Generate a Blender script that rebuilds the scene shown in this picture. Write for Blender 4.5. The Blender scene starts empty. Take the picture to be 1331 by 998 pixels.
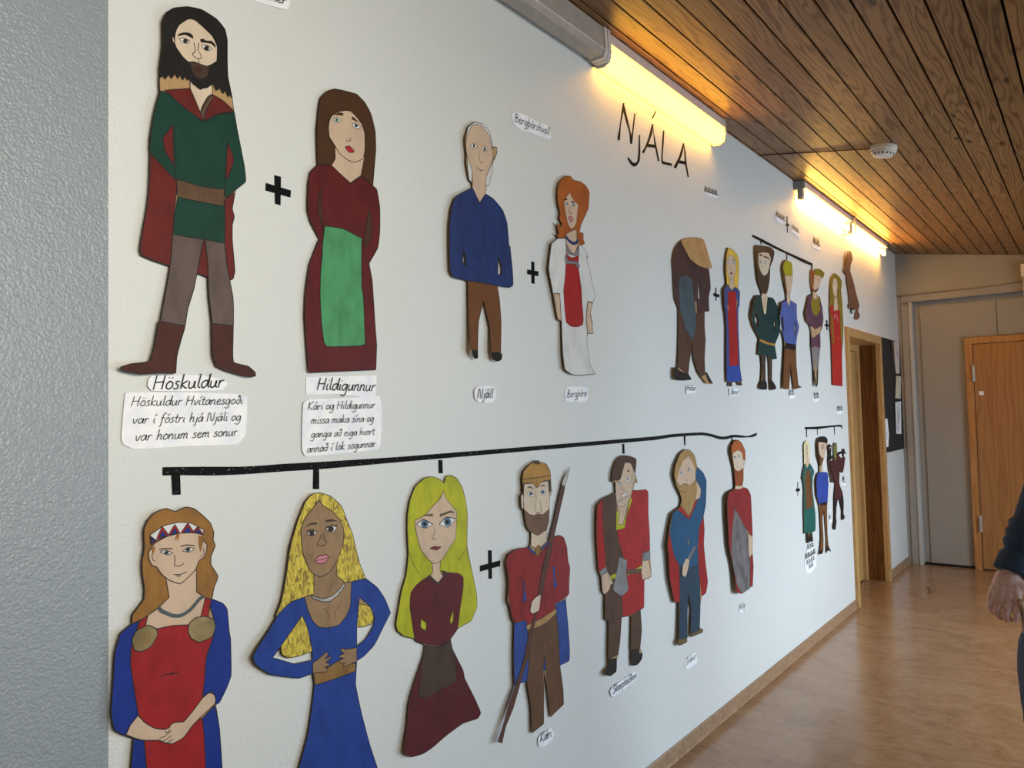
import bpy, bmesh, math, random
from mathutils import Vector, Matrix
R = math.radians
random.seed(7)
SC = bpy.context.scene
COL = SC.collection

# ------------------------------------------------------------------ camera
CAM = Vector((1.5226, 0.0, 1.5))
YAW, PITCH, ROLL, FPX = 0.657616, 0.0430876, -0.0231666, 987.69
PW, PH = 1331.0, 998.0
FWD = Vector((-math.sin(YAW) * math.cos(PITCH), math.cos(YAW) * math.cos(PITCH), math.sin(PITCH)))
_r = Vector((math.cos(YAW), math.sin(YAW), 0))
_u = _r.cross(FWD)
RGT = _r * math.cos(ROLL) + _u * math.sin(ROLL)
UPV = -_r * math.sin(ROLL) + _u * math.cos(ROLL)
cam_d = bpy.data.cameras.new('camera'); cam = bpy.data.objects.new('camera', cam_d); COL.objects.link(cam)
cam_d.sensor_width = 36.0; cam_d.lens = 36.0 * FPX / PW; cam_d.clip_start = 0.02; cam_d.clip_end = 100
M3 = Matrix((RGT, UPV, -FWD)).transposed()
cam.matrix_world = Matrix.Translation(CAM) @ M3.to_4x4()
SC.camera = cam

# ------------------------------------------------------------------ light and exposure
SC.view_settings.view_transform = 'Standard'; SC.view_settings.look = 'None'
SC.view_settings.exposure = 0.0; SC.view_settings.gamma = 1.0
SC.view_settings.use_curve_mapping = False
wd = bpy.data.worlds.new('sky'); SC.world = wd; wd.use_nodes = True
wd.node_tree.nodes['Background'].inputs[0].default_value = (0.75, 0.87, 1.0, 1)
wd.node_tree.nodes['Background'].inputs[1].default_value = 1.0

def area(name, loc, rot, sx, sy, power, col, spread=180):
    l = bpy.data.lights.new(name, 'AREA'); l.shape = 'RECTANGLE'; l.size = sx; l.size_y = sy
    l.energy = power; l.color = col; l.spread = R(spread)
    o = bpy.data.objects.new(name, l); COL.objects.link(o); o.location = loc; o.rotation_euler = rot
    return o
RW = 3.3          # right wall
# unseen daylight windows in the right wall, the second added as low bluish fill: y0, y1, z0, z1, power, colour, downward tilt, spread
WINS = [(-0.6, 1.1, 1.6, 2.45, 43.0, (1.0, 0.94, 0.79), 1, 92), (1.4, 3.1, 0.4, 1.3, 16.0, (0.54, 0.78, 1.0), 10, 115), (3.6, 6.6, 0.35, 1.7, 120.0, (0.76, 0.90, 1.0), 14, 135)]
for (y0, y1, z0, z1, pw, wc, tl_, spd) in WINS:
    area('window_daylight', (RW + 0.42, (y0 + y1) / 2, (z0 + z1) / 2), (0, R(90 - tl_), 0), z1 - z0, y1 - y0, pw, wc, spd)
TUBE_E = 62.0     # glow of the bare tubes
TUBE_C = (1.0, 0.52, 0.09)
DIFF_E = 10.0      # glow of the lit diffuser

# ------------------------------------------------------------------ materials
def lin(c):
    c = c / 255.0
    return c / 12.92 if c <= 0.04045 else ((c + 0.055) / 1.055) ** 2.4
ALB = 0.96
def rgb(c, k=ALB):
    return (min(.93, lin(c[0]) * k), min(.93, lin(c[1]) * k), min(.93, lin(c[2]) * k), 1)
MATS = {}
class NT:
    def __init__(s, name):
        s.m = bpy.data.materials.new(name); s.m.use_nodes = True
        s.t = s.m.node_tree; s.b = s.t.nodes['Principled BSDF']; s.out = s.t.nodes['Material Output']
    def n(s, typ, **kw):
        x = s.t.nodes.new(typ)
        for k, v in kw.items():
            if k == 'ins':
                for a, b in v.items(): x.inputs[a].default_value = b
            else: setattr(x, k, v)
        return x
    def l(s, a, b): s.t.links.new(a, b)
    def ramp(s, fac, stops):
        r = s.n('ShaderNodeValToRGB'); e = r.color_ramp.elements
        while len(e) < len(stops): e.new(0.5)
        for i, (p, c) in enumerate(stops): e[i].position = p; e[i].color = c
        s.l(fac, r.inputs[0]); return r.outputs[0]
    def mixc(s, f, a, b, bt='MIX'):
        m = s.n('ShaderNodeMix', data_type='RGBA', blend_type=bt)
        for k, v in ((0, f), (6, a), (7, b)):
            if hasattr(v, 'links'): s.l(v, m.inputs[k])
            else: m.inputs[k].default_value = v
        return m.outputs[2]
    def math(s, op, a, b=None):
        m = s.n('ShaderNodeMath', operation=op)
        for k, v in ((0, a), (1, b)):
            if v is None: continue
            if hasattr(v, 'links'): s.l(v, m.inputs[k])
            else: m.inputs[k].default_value = v
        return m.outputs[0]
    def pos(s, scale=(1, 1, 1)):
        g = s.n('ShaderNodeNewGeometry'); mp = s.n('ShaderNodeMapping'); mp.inputs['Scale'].default_value = scale
        s.l(g.outputs['Position'], mp.inputs['Vector']); return mp.outputs[0]
    def noise(s, v, sc, det=3, rough=.55, dist=0):
        x = s.n('ShaderNodeTexNoise', ins={'Scale': sc, 'Detail': det, 'Roughness': rough, 'Distortion': dist})
        s.l(v, x.inputs['Vector']); return x.outputs[0]
    def bump(s, h, st, d=0.01):
        b = s.n('ShaderNodeBump', ins={'Strength': st, 'Distance': d}); s.l(h, b.inputs['Height']); s.l(b.outputs[0], s.b.inputs['Normal'])

def paint(name, c, c2=None, rough=.55, amt=1.0, sc=(1, 20, 7)):
    """poster paint on paper: slightly streaky, brushed up and down"""
    if name in MATS: return MATS[name]
    t = NT(name); v = t.pos(sc)
    a = t.noise(v, 2.0, 4, .6); b = t.noise(t.pos(), 14.0, 3)
    f = t.math('MULTIPLY', t.math('ADD', a, b), .5)
    lo = c2 or tuple(max(0, x * (1 - .14 * amt) - 1 * amt) for x in c); hi = tuple(min(255, x * (1 + .07 * amt) + 2 * amt) for x in c)
    col = t.ramp(f, [(.33, rgb(lo)), (.52, rgb(c)), (.72, rgb(hi))])
    t.l(col, t.b.inputs['Base Color']); t.b.inputs['Roughness'].default_value = rough
    t.b.inputs['Specular IOR Level'].default_value = .25
    MATS[name] = t.m; return t.m
def plain(name, c, rough=.5, metal=0, spec=.4, emit=None, es=0, k=ALB):
    if name in MATS: return MATS[name]
    t = NT(name); v = t.pos(); f = t.noise(v, 25.0, 3)
    lo = tuple(x * .95 for x in c); hi = tuple(min(255, x * 1.03) for x in c)
    t.l(t.ramp(f, [(.3, rgb(lo, k)), (.7, rgb(hi, k))]), t.b.inputs['Base Color'])
    t.b.inputs['Roughness'].default_value = rough; t.b.inputs['Metallic'].default_value = metal
    t.b.inputs['Specular IOR Level'].default_value = spec
    if emit:
        t.b.inputs['Emission Color'].default_value = (*emit, 1); t.b.inputs['Emission Strength'].default_value = es
    MATS[name] = t.m; return t.m

def wallpaint(name, c, rough, spec, bump=.35, k=ALB):
    t = NT(name); v = t.pos()
    f = t.noise(v, 1.3, 3); t.l(t.ramp(f, [(.3, rgb([x * .985 for x in c], k)), (.7, rgb(c, k))]), t.b.inputs['Base Color'])
    h = t.math('ADD', t.noise(v, 170, 2, .5), t.math('MULTIPLY', t.noise(v, 60, 2), .8))
    t.bump(h, bump, .004)
    t.b.inputs['Roughness'].default_value = rough; t.b.inputs['Specular IOR Level'].default_value = spec
    MATS[name] = t.m; return t.m
M_WALL = wallpaint('white_wall_paint', (214, 216, 215), .5, .35, .5, 1.0)
M_FAR = wallpaint('putty_wall_paint', (150, 140, 128), .6, .3, .1)
M_GREY = wallpaint('grey_wall_paint', (142, 150, 158), .33, .5, .6)
M_GREYD = wallpaint('warm_grey_gloss_paint', (150, 143, 136), .42, .45, .05)
M_GREYD_LIT = wallpaint('pale_grey_gloss_paint', (178, 176, 172), .4, .45, .05)  # paler copy of the warm grey, painting the highlight on the frame edge

def wood(name, base, dark, along='y', pitch=None, off=0, rough=.45, ring=1.0, knots=False, spec=.35, k=ALB):
    t = NT(name)
    g = t.n('ShaderNodeNewGeometry'); sx = t.n('ShaderNodeSeparateXYZ'); t.l(g.outputs['Position'], sx.inputs[0])
    X, Y, Z = sx.outputs
    a, b, c = (Y, X, Z) if along == 'y' else (Z, X, Y)      # a along the grain
    if along == 'z': b = t.math('ADD', X, t.math('MULTIPLY', Y, 1.0))
    col_var = None
    if pitch:
        idx = t.math('FLOOR', t.math('DIVIDE', t.math('SUBTRACT', b, off), pitch))
        wn = t.n('ShaderNodeTexWhiteNoise', noise_dimensions='1D'); t.l(idx, wn.inputs['W'])
        col_var = wn.outputs[0]
        loc = t.math('SUBTRACT', t.math('FRACT', t.math('DIVIDE', t.math('SUBTRACT', b, off), pitch)), t.math('MULTIPLY', col_var, .8))
        seed = t.math('MULTIPLY', idx, 7.31)
        bb = t.math('MULTIPLY', loc, pitch)
    else:
        bb = b; seed = None
    cv = t.n('ShaderNodeCombineXYZ')
    t.l(t.math('MULTIPLY', a, 1.0), cv.inputs[0]); t.l(t.math('MULTIPLY', bb, 9.0), cv.inputs[1])
    if seed: t.l(seed, cv.inputs[2])
    warp = t.noise(cv.outputs[0], 1.6, 2, .5)
    fine = t.n('ShaderNodeCombineXYZ'); t.l(t.math('MULTIPLY', a, 2.5), fine.inputs[0]); t.l(t.math('MULTIPLY', bb, 130.0), fine.inputs[1])
    if seed: t.l(seed, fine.inputs[2])
    fn = t.noise(fine.outputs[0], 1.0, 3)
    ph = t.math('ADD', t.math('MULTIPLY', bb, 330.0 * ring), t.math('MULTIPLY', warp, 60.0 * ring))
    s = t.math('ADD', t.math('MULTIPLY', t.math('SINE', ph), .5), .5)
    s = t.math('POWER', s, 2.2)
    f = t.math('ADD', t.math('MULTIPLY', s, .55), t.math('MULTIPLY', fn, .45))
    col = t.ramp(f, [(.12, rgb(base, k)), (.8, rgb(dark, k))])
    if col_var is not None:
        hv = t.n('ShaderNodeHueSaturation'); t.l(col, hv.inputs['Color'])
        t.l(t.math('ADD', t.math('MULTIPLY', col_var, .38), .80), hv.inputs['Value'])
        col = hv.outputs[0]
    if knots:
        kv = t.n('ShaderNodeCombineXYZ'); t.l(t.math('MULTIPLY', a, 3.1), kv.inputs[0]); t.l(t.math('MULTIPLY', b, 10.0), kv.inputs[1])
        vo = t.n('ShaderNodeTexVoronoi', ins={'Scale': 1.0, 'Randomness': 1.0}); t.l(kv.outputs[0], vo.inputs['Vector'])
        kn = t.ramp(vo.outputs['Distance'], [(.07, (1, 1, 1, 1)), (.15, (0, 0, 0, 1))])
        bw = t.n('ShaderNodeRGBToBW'); t.l(kn, bw.inputs[0])
        col = t.mixc(t.math('MULTIPLY', bw.outputs[0], .9), col, rgb([x * .42 for x in dark], k))
    t.l(col, t.b.inputs['Base Color']); t.b.inputs['Roughness'].default_value = rough
    t.b.inputs['Specular IOR Level'].default_value = spec
    t.bump(f, .08, .002)
    MATS[name] = t.m; return t.m
CP_PITCH, CP_OFF = 0.1013, 0.0148
M_CEIL = wood('stained_pine_planks', (152, 114, 72), (104, 69, 37), 'y', CP_PITCH, CP_OFF, .42, .8, True)
M_GAP_SHADE = plain('dark_gap', (18, 12, 8), .9)
M_DOORW = wood('orange_beech_veneer', (164, 118, 72), (150, 102, 58), 'z', None, 0, .38, .35)
M_CASE = wood('light_oak_casing', (190, 150, 98), (170, 128, 78), 'z', None, 0, .4, .6)
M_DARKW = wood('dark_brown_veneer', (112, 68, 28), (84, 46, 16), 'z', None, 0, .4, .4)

def floor_mat():
    t = NT('marbled_linoleum')
    v = t.pos((1.0, 1.5, 1)); v2 = t.pos((1.2, 2.0, 1))
    a = t.noise(v, 3.0, 6, .65, 1.2); b = t.noise(v2, 17, 6, .7, .8)
    f = t.math('ADD', t.math('MULTIPLY', a, .55), t.math('MULTIPLY', b, .45))
    t.l(t.ramp(f, [(.3, rgb((126, 96, 70))), (.46, rgb((154, 121, 90))), (.55, rgb((164, 132, 102))), (.70, rgb((180, 150, 120)))]), t.b.inputs['Base Color'])
    t.b.inputs['Roughness'].default_value = .2; t.b.inputs['Specular IOR Level'].default_value = .55
    t.bump(t.noise(t.pos(), 5, 3), .03, .01)
    return t.m
M_FLOOR = floor_mat()
def skirt_mat():
    t = NT('marbled_skirting'); v = t.pos((1, 2, 2)); a = t.noise(v, 16, 5, .65, .5)
    t.l(t.ramp(a, [(.35, rgb((140, 110, 84))), (.65, rgb((168, 138, 112)))]), t.b.inputs['Base Color'])
    t.b.inputs['Roughness'].default_value = .35
    return t.m
M_SKIRT = skirt_mat()
M_LAMPW = plain('white_lamp_enamel', (205, 200, 196), .35)
M_LAMPG = plain('grey_lamp_plastic', (150, 150, 150), .4)
M_PAPERW = plain('white_paper', (228, 230, 242), .6, 0, .4, None, 0, 1.12)
M_BLACK = plain('black_tape', (9, 9, 10), .65, 0, .15)
M_INK = plain('black_ink', (16, 15, 15), .6)
M_BOARD = plain('charcoal_pinboard', (38, 38, 40), .8)

# ------------------------------------------------------------------ helpers
def tag(o, label=None, cat=None, group=None, kind=None):
    if label: o['label'] = label
    if cat: o['category'] = cat
    if group: o['group'] = group
    if kind: o['kind'] = kind
    return o
def link(name, bm, mats, parent=None, smooth=False):
    me = bpy.data.meshes.new(name); bm.normal_update(); bm.to_mesh(me); bm.free()
    for m in (mats if isinstance(mats, (list, tuple)) else [mats]): me.materials.append(m)
    if smooth:
        for p in me.polygons: p.use_smooth = True
    o = bpy.data.objects.new(name, me); COL.objects.link(o)
    if parent:
        o.parent = parent; o.matrix_parent_inverse = Matrix.Translation(-Vector(parent.location))
    return o
def empty(name, loc, label, cat, group=None):
    o = bpy.data.objects.new(name, None); COL.objects.link(o); o.location = loc; o.empty_display_size = .05
    return tag(o, label, cat, group)
def box(bm, x0, x1, y0, y1, z0, z1, mi=0, bev=0):
    b2 = bmesh.new()
    r = bmesh.ops.create_cube(b2, size=1)
    for v in b2.verts:
        v.co = Vector((x0 + (x1 - x0) * (v.co.x + .5), y0 + (y1 - y0) * (v.co.y + .5), z0 + (z1 - z0) * (v.co.z + .5)))
    if bev: bmesh.ops.bevel(b2, geom=b2.edges[:] + b2.verts[:], offset=bev, segments=2, affect='EDGES', profile=.5)
    mp = {v: bm.verts.new(v.co) for v in b2.verts}
    for f in b2.faces:
        g = bm.faces.new([mp[v] for v in f.verts]); g.material_index = mi
    b2.free()
def struct(name, bm, mats):
    return tag(link(name, bm, mats), kind='structure')
def prism_y(bm, prof, y0, y1, mi=0):
    """extrude an (x,z) profile along y"""
    a = [bm.verts.new((x, y0, z)) for x, z in prof]; b = [bm.verts.new((x, y1, z)) for x, z in prof]
    n = len(prof)
    for i in range(n):
        f = bm.faces.new([a[i], a[(i + 1) % n], b[(i + 1) % n], b[i]]); f.material_index = mi
    f = bm.faces.new(a[::-1]); f.material_index = mi
    f = bm.faces.new(b); f.material_index = mi
def tube(bm, pts, rad, n=8, mi=0, cap=True):
    rings = []
    for i, p in enumerate(pts):
        p = Vector(p); d = (Vector(pts[min(i + 1, len(pts) - 1)]) - Vector(pts[max(i - 1, 0)])).normalized()
        u = d.orthogonal().normalized() if i == 0 else (u - d * u.dot(d)).normalized()
        w = d.cross(u); r = rad[i] if isinstance(rad, (list, tuple)) else rad
        rings.append([bm.verts.new(p + (u * math.cos(2 * math.pi * k / n) + w * math.sin(2 * math.pi * k / n)) * r) for k in range(n)])
    for A, B in zip(rings, rings[1:]):
        for k in range(n):
            f = bm.faces.new([A[k], A[(k + 1) % n], B[(k + 1) % n], B[k]]); f.material_index = mi; f.smooth = True
    if cap:
        for q in (rings[0][::-1], rings[-1]):
            f = bm.faces.new(q); f.material_index = mi

# where a point of the photograph lies in the room
def ray(px, py):
    return FWD + RGT * ((px - PW / 2) / FPX) + UPV * ((PH / 2 - py) / FPX)
def at_x(px, py, x=0.0):
    d = ray(px, py); return CAM + d * ((x - CAM.x) / d.x)
def at_y(px, py, y):
    d = ray(px, py); return CAM + d * ((y - CAM.y) / d.y)
def at_z(px, py, z):
    d = ray(px, py); return CAM + d * ((z - CAM.z) / d.z)

# ------------------------------------------------------------------ the room
YE = 8.14          # end wall
YB = -3.2          # wall behind
CZ, CS = 3.0, 0.157
def ceil_z(x): return CZ - CS * x
DY0, DY1, DZ = 6.145, 7.30, 2.13       # doorway in the left wall (outer casing)
WG = 0.688                             # where the grey paint stops

bm = bmesh.new(); box(bm, -1.2, RW + .3, YB - .2, YE + .6, -.12, 0); struct('floor', bm, M_FLOOR)
CI0, CI1, CIZ = DY0 + .05, DY1 - .05, DZ - .05
bm = bmesh.new()
box(bm, -.2, 0, WG, CI0, 0, 3.1); box(bm, -.2, 0, CI1, YE, 0, 3.1); box(bm, -.2, 0, CI0, CI1, CIZ, 3.1)
struct('wall_left', bm, M_WALL)
bm = bmesh.new(); box(bm, -.2, 0, YB, WG, 0, 3.1)
struct('wall_left_grey', bm, M_GREY)
# right wall with two windows and an added low opening for bluish fill
bm = bmesh.new()
ys = [YB] + [q for w in WINS for q in (w[0], w[1])] + [YE]
for i in range(0, len(ys), 2): box(bm, RW, RW + .25, ys[i], ys[i + 1], 0, 3.0)
for (y0, y1, z0, z1, *_) in WINS:
    box(bm, RW, RW + .25, y0, y1, 0, z0); box(bm, RW, RW + .25, y0, y1, z1, 3.0)
struct('wall_right', bm, M_FAR)
bm = bmesh.new(); box(bm, -.2, RW + .25, YB - .2, YB, 0, 3.1); struct('wall_back', bm, M_FAR)
tg = NT('window_glass')
tr = tg.n('ShaderNodeBsdfTransparent'); gl = tg.n('ShaderNodeBsdfGlossy', ins={'Roughness': .02}); mx = tg.n('ShaderNodeMixShader', ins={0: .06})
tg.l(tr.outputs[0], mx.inputs[1]); tg.l(gl.outputs[0], mx.inputs[2]); tg.l(mx.outputs[0], tg.out.inputs[0])
for k, (y0, y1, z0, z1, *_) in enumerate(WINS):
    bm = bmesh.new(); f = .05
    for (a, b, c, d) in ((y0, y0 + f, z0, z1), (y1 - f, y1, z0, z1), (y0 + f, y1 - f, z0, z0 + f), (y0 + f, y1 - f, z1 - f, z1), ((y0 + y1) / 2 - .025, (y0 + y1) / 2 + .025, z0 + f, z1 - f)):
        box(bm, RW + .12, RW + .18, a, b, c, d)
    box(bm, RW - .06, RW - .001, y0 - .03, y1 + .03, z0 - .03, z0 + .012); box(bm, RW - .001, RW + .119, y0 + .001, y1 - .001, z0 + .001, z0 + .012)
    w = struct('window_%d' % (k + 1), bm, M_LAMPW)  # the second one is the added opening for the low fill
    bm = bmesh.new(); box(bm, RW + .145, RW + .15, y0 + f, y1 - f, z0 + f, z1 - f); link('pane', bm, tg.m, w)

# ceiling: stained planks with open gaps under a dark board
bm = bmesh.new()
def ceil_box(x0, x1, y0, y1, t0, t1, mi):
    vs = [bm.verts.new((x, y, ceil_z(x) + t)) for x in (x0, x1) for y in (y0, y1) for t in (t0, t1)]
    for q in ((0, 1, 3, 2), (4, 6, 7, 5), (0, 4, 5, 1), (2, 3, 7, 6), (0, 2, 6, 4), (1, 5, 7, 3)):
        f = bm.faces.new([vs[i] for i in q]); f.material_index = mi
ceil_box(-.2, RW + .25, YB - .2, YE + .5, .035, .12, 1)
k = -1
while CP_OFF + k * CP_PITCH < RW:
    x0 = max(.0, CP_OFF + k * CP_PITCH + .0045); x1 = min(RW, CP_OFF + (k + 1) * CP_PITCH - .0045)
    if x1 > x0 + .004: ceil_box(x0, x1, YB, YE, 0, .02, 0)
    k += 1
bmesh.ops.recalc_face_normals(bm, faces=bm.faces[:])
struct('ceiling', bm, [M_CEIL, M_GAP_SHADE])

# skirting along the left wall
bm = bmesh.new(); prism_y(bm, [(0, 0), (.012, 0), (.009, .008), (.007, .06), (.004, .066), (0, .066)], WG - 3, DY0 + .01); struct('baseboard_left', bm, M_SKIRT)
bm = bmesh.new(); prism_y(bm, [(0, 0), (.012, 0), (.009, .008), (.007, .066), (.004, .072), (0, .072)], DY1 - .005, YE); struct('baseboard_left_end', bm, M_SKIRT)

# end wall: grey lining with a raised border, a recessed panel and a wooden door
bm = bmesh.new()
box(bm, -.2, RW + .25, YE, YE + .25, 2.515, 3.05)            # above the recess
box(bm, -.2, .112, YE, YE + .25, 0, 2.515)
box(bm, .112, RW + .25, YE + .085, YE + .25, 0, 2.515)
struct('wall_end', bm, M_GREYD)
bm = bmesh.new()
box(bm, .036, .105, YE - .012, YE, 0, 2.50, bev=.004); box(bm, .036, RW, YE - .012, YE, 2.515, 2.592, bev=.004)
struct('trim_1', bm, M_GREYD)
bm = bmesh.new(); box(bm, .100, .130, YE - .02, YE + .085, 0, 2.515, bev=.004); struct('trim_2', bm, M_GREYD_LIT)
bm = bmesh.new()
box(bm, .185, .548, YE + .072, YE + .085, .02, 2.47); box(bm, .548, .806, YE + .072, YE + .085, 2.135, 2.47); box(bm, .811, 2.4, YE + .072, YE + .085, 2.14, 2.47, bev=.003)
struct('trim_3', bm, M_GREYD)
bm = bmesh.new(); box(bm, .13, .545, YE + .06, YE + .085, 0, .02); struct('trim_4', bm, M_GAP_SHADE)  # dark strip painting the thin shadow at the foot of the recessed panel
# door in the end wall
DX0, DX1 = .548, 1.56
bm = bmesh.new()
box(bm, DX0, DX0 + .062, YE + .03, YE + .085, 0, 2.075, bev=.003); box(bm, DX1 - .062, DX1, YE + .03, YE + .085, 0, 2.075, bev=.003); box(bm, DX0, DX1, YE + .03, YE + .085, 2.075, 2.135, bev=.003)
dr = struct('door_1', bm, wood('orange_beech_casing', (182, 132, 80), (160, 108, 58), 'z', None, 0, .4, .5))
bm = bmesh.new(); box(bm, DX0 + .066, DX1 - .066, YE + .022, YE + .07, .012, 2.07, bev=.003); link('door_leaf', bm, M_DOORW, dr)
for z in (1.80, .42):
    bm = bmesh.new(); box(bm, DX0 + .05, DX0 + .072, YE + .008, YE + .03, z - .075, z + .075, bev=.003)
    link('hinge', bm, plain('steel', (200, 198, 192), .3, .8), dr)
bm = bmesh.new(); box(bm, DX0 + .10, DX0 + .135, YE + .018, YE + .024, 1.60, 1.635, bev=.002); o = link('sticker', bm, M_PAPERW, dr); o['label'] = 'small white sticker'
bm = bmesh.new(); tube(bm, [(DX1 - .13, YE + .025, 1.05), (DX1 - .13, YE - .03, 1.05), (DX1 - .24, YE - .03, 1.05)], .01); link('door_handle', bm, plain('steel', (200, 198, 192), .3, .8), dr)

# doorway in the left wall
bm = bmesh.new()
box(bm, -.02, .022, DY0, DY0 + .07, 0, DZ, bev=.003); box(bm, -.02, .022, DY1 - .07, DY1, 0, DZ, bev=.003); box(bm, -.02, .022, DY0 + .07, DY1 - .07, DZ - .07, DZ, bev=.003)
dl = struct('door_2', bm, M_CASE)
bm = bmesh.new(); box(bm, -.2, -.02, DY0 + .045, DY0 + .065, 0, DZ - .05); box(bm, -.2, -.02, DY0 + .065, DY1 - .065, DZ - .07, DZ - .05)
link('jamb', bm, M_CASE, dl)
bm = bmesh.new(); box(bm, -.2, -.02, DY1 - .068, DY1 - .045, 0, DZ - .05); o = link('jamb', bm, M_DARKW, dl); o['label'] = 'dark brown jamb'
bm = bmesh.new(); box(bm, -.21, -.17, DY0 + .065, DY0 + .10, 0, DZ - .07); box(bm, -.21, -.15, DY1 - .12, DY1 - .068, 0, DZ - .07, bev=.003); box(bm, -.21, -.15, DY0 + .10, DY1 - .12, DZ - .125, DZ - .07, bev=.003)
link('door_frame', bm, M_CASE, dl)
bm = bmesh.new(); box(bm, -.215, -.18, DY0 + .10, DY1 - .125, .012, DZ - .13); link('door_leaf', bm, M_CASE, dl)
bm = bmesh.new(); tube(bm, [(-.185, DY0 + .2, 1.05), (-.13, DY0 + .2, 1.05), (-.13, DY0 + .31, 1.05)], .01); link('door_handle', bm, plain('steel', (200, 198, 192), .3, .8), dl)
bm = bmesh.new(); box(bm, -.6, -.55, DY0 - .3, DY1 + .3, 0, 2.3); box(bm, -.215, -.2, DY0, DY1, -.001, .012); struct('trim_5', bm, M_GAP_SHADE)

# ------------------------------------------------------------------ flat paper things on the left wall
# outlines are measured in enlarged crops of the photograph: crop -> (x0, y0, photo pixels per crop pixel)
CV = {'A': (140, 0, .2605), 'B': (140, 240, .2605), 'C': (370, 90, .2606), 'D': (370, 300, .2005), 'E': (140, 470, .2855),
      'F': (560, 140, .1803), 'G': (560, 320, .2104), 'H': (140, 640, .1804), 'I': (130, 790, .2083), 'J': (320, 620, .2004),
      'K': (320, 790, .2084), 'L': (500, 600, .2003), 'M': (500, 790, .2083), 'N': (630, 580, .2003), 'O': (630, 770, .2105),
      'P': (760, 570, .1704), 'Q': (760, 720, .2004), 'R': (850, 560, .1603), 'S': (850, 700, .1803), 'T': (860, 290, .1202),
      'U': (860, 400, .1202), 'V': (970, 290, .1202), 'X': (970, 390, .1403), 'Y1': (1030, 545, .08016), 'Y2': (1030, 620, .1303),
      'F2': (710, 220, .1303), 'A2': (180, 10, .12026), 'C2': (410, 110, .13025), 'V2': (1075, 315, .1102), 'N2': (640, 690, .14035),
      'U2': (860, 490, .1803), 'W': (900, 240, .14275), 'Z': (790, 120, .1202), 'AA': (320, 0, .1202), 'AB': (660, 140, .0526), 'PX': (0, 0, 1.0)}

def parse(s, crop=None):
    out = []; c = CV[crop] if crop else CV['PX']
    raw = []
    for w in s.split():
        if w in CV: c = CV[w]; continue
        a, b = w.rstrip('!').split(',')
        raw.append((c[0] + float(a) * c[2], c[1] + float(b) * c[2], float(b), c, w.endswith('!')))
    i = 0
    while i < len(raw) - 1:                            # where two crops overlap, drop the end point that would double back
        p, q = raw[i], raw[i + 1]
        if p[3] is not q[3] and (q[1] - p[1]) * (q[3][1] - p[3][1]) < 0:
            if (p[2] >= 985 or p[2] <= 5) and i: raw.pop(i); i -= 1; continue
            if q[2] >= 985 or q[2] <= 5: raw.pop(i + 1); continue
        i += 1
    for p in raw:
        out.append(p[:2])
        if p[4]: out.append(p[:2])
    return out
def curve(pts, closed=True, n=4, ten=.38):
    N = len(pts); out = []
    if N < 3: return list(pts)
    rng = range(N) if closed else range(N - 1)
    for i in rng:
        g = (lambda k: pts[k % N]) if closed else (lambda k: pts[min(max(k, 0), N - 1)])
        p0, p1, p2, p3 = g(i - 1), g(i), g(i + 1), g(i + 2)
        L = math.hypot(p2[0] - p1[0], p2[1] - p1[1])
        if L < 1e-6: continue
        def tan(a, b, q):
            dx, dy = b[0] - a[0], b[1] - a[1]; D = math.hypot(dx, dy)
            if D < 1e-9: return (0, 0)
            k = ten * 2 * L * .5 / D * 1.4
            return (dx * k * .72, dy * k * .72)
        t1 = tan(p0, p2, p1); t2 = tan(p1, p3, p2)
        for j in range(n):
            t = j / n; a = 2 * t ** 3 - 3 * t * t + 1; b = t ** 3 - 2 * t * t + t; c = -2 * t ** 3 + 3 * t * t; d = t ** 3 - t * t
            out.append((a * p1[0] + b * t1[0] + c * p2[0] + d * t2[0], a * p1[1] + b * t1[1] + c * p2[1] + d * t2[1]))
    if not closed: out.append(pts[-1])
    res = []
    for p in out:
        if not res or math.hypot(p[0] - res[-1][0], p[1] - res[-1][1]) > .02: res.append(p)
    if closed and len(res) > 3 and math.hypot(res[0][0] - res[-1][0], res[0][1] - res[-1][1]) < .02: res.pop()
    return res

class Surf:
    """a sheet of paper hung on the left wall, bent a little away from it"""
    def __init__(s, box_, base=.004, L=0, Rr=0, T=0, B=0, wob=.0, cells=9):
        s.b = box_; s.base, s.L, s.R, s.T, s.B, s.w, s.cells = base, L, Rr, T, B, wob, cells
        s.flat = not (L or Rr or T or B or wob)
    def d(s, x, y):
        u = min(1, max(0, (x - s.b[0]) / (s.b[2] - s.b[0]))); v = min(1, max(0, (y - s.b[1]) / (s.b[3] - s.b[1])))
        return s.base + s.L * (1 - u) ** 3 + s.R * u ** 3 + s.T * (1 - v) ** 4 + s.B * v ** 6 + s.w * (.5 + .5 * math.sin(7 * v + 3 * u))
    def P(s, x, y, lay):
        return at_x(x, y, s.d(x, y) + lay * .00035)

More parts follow.
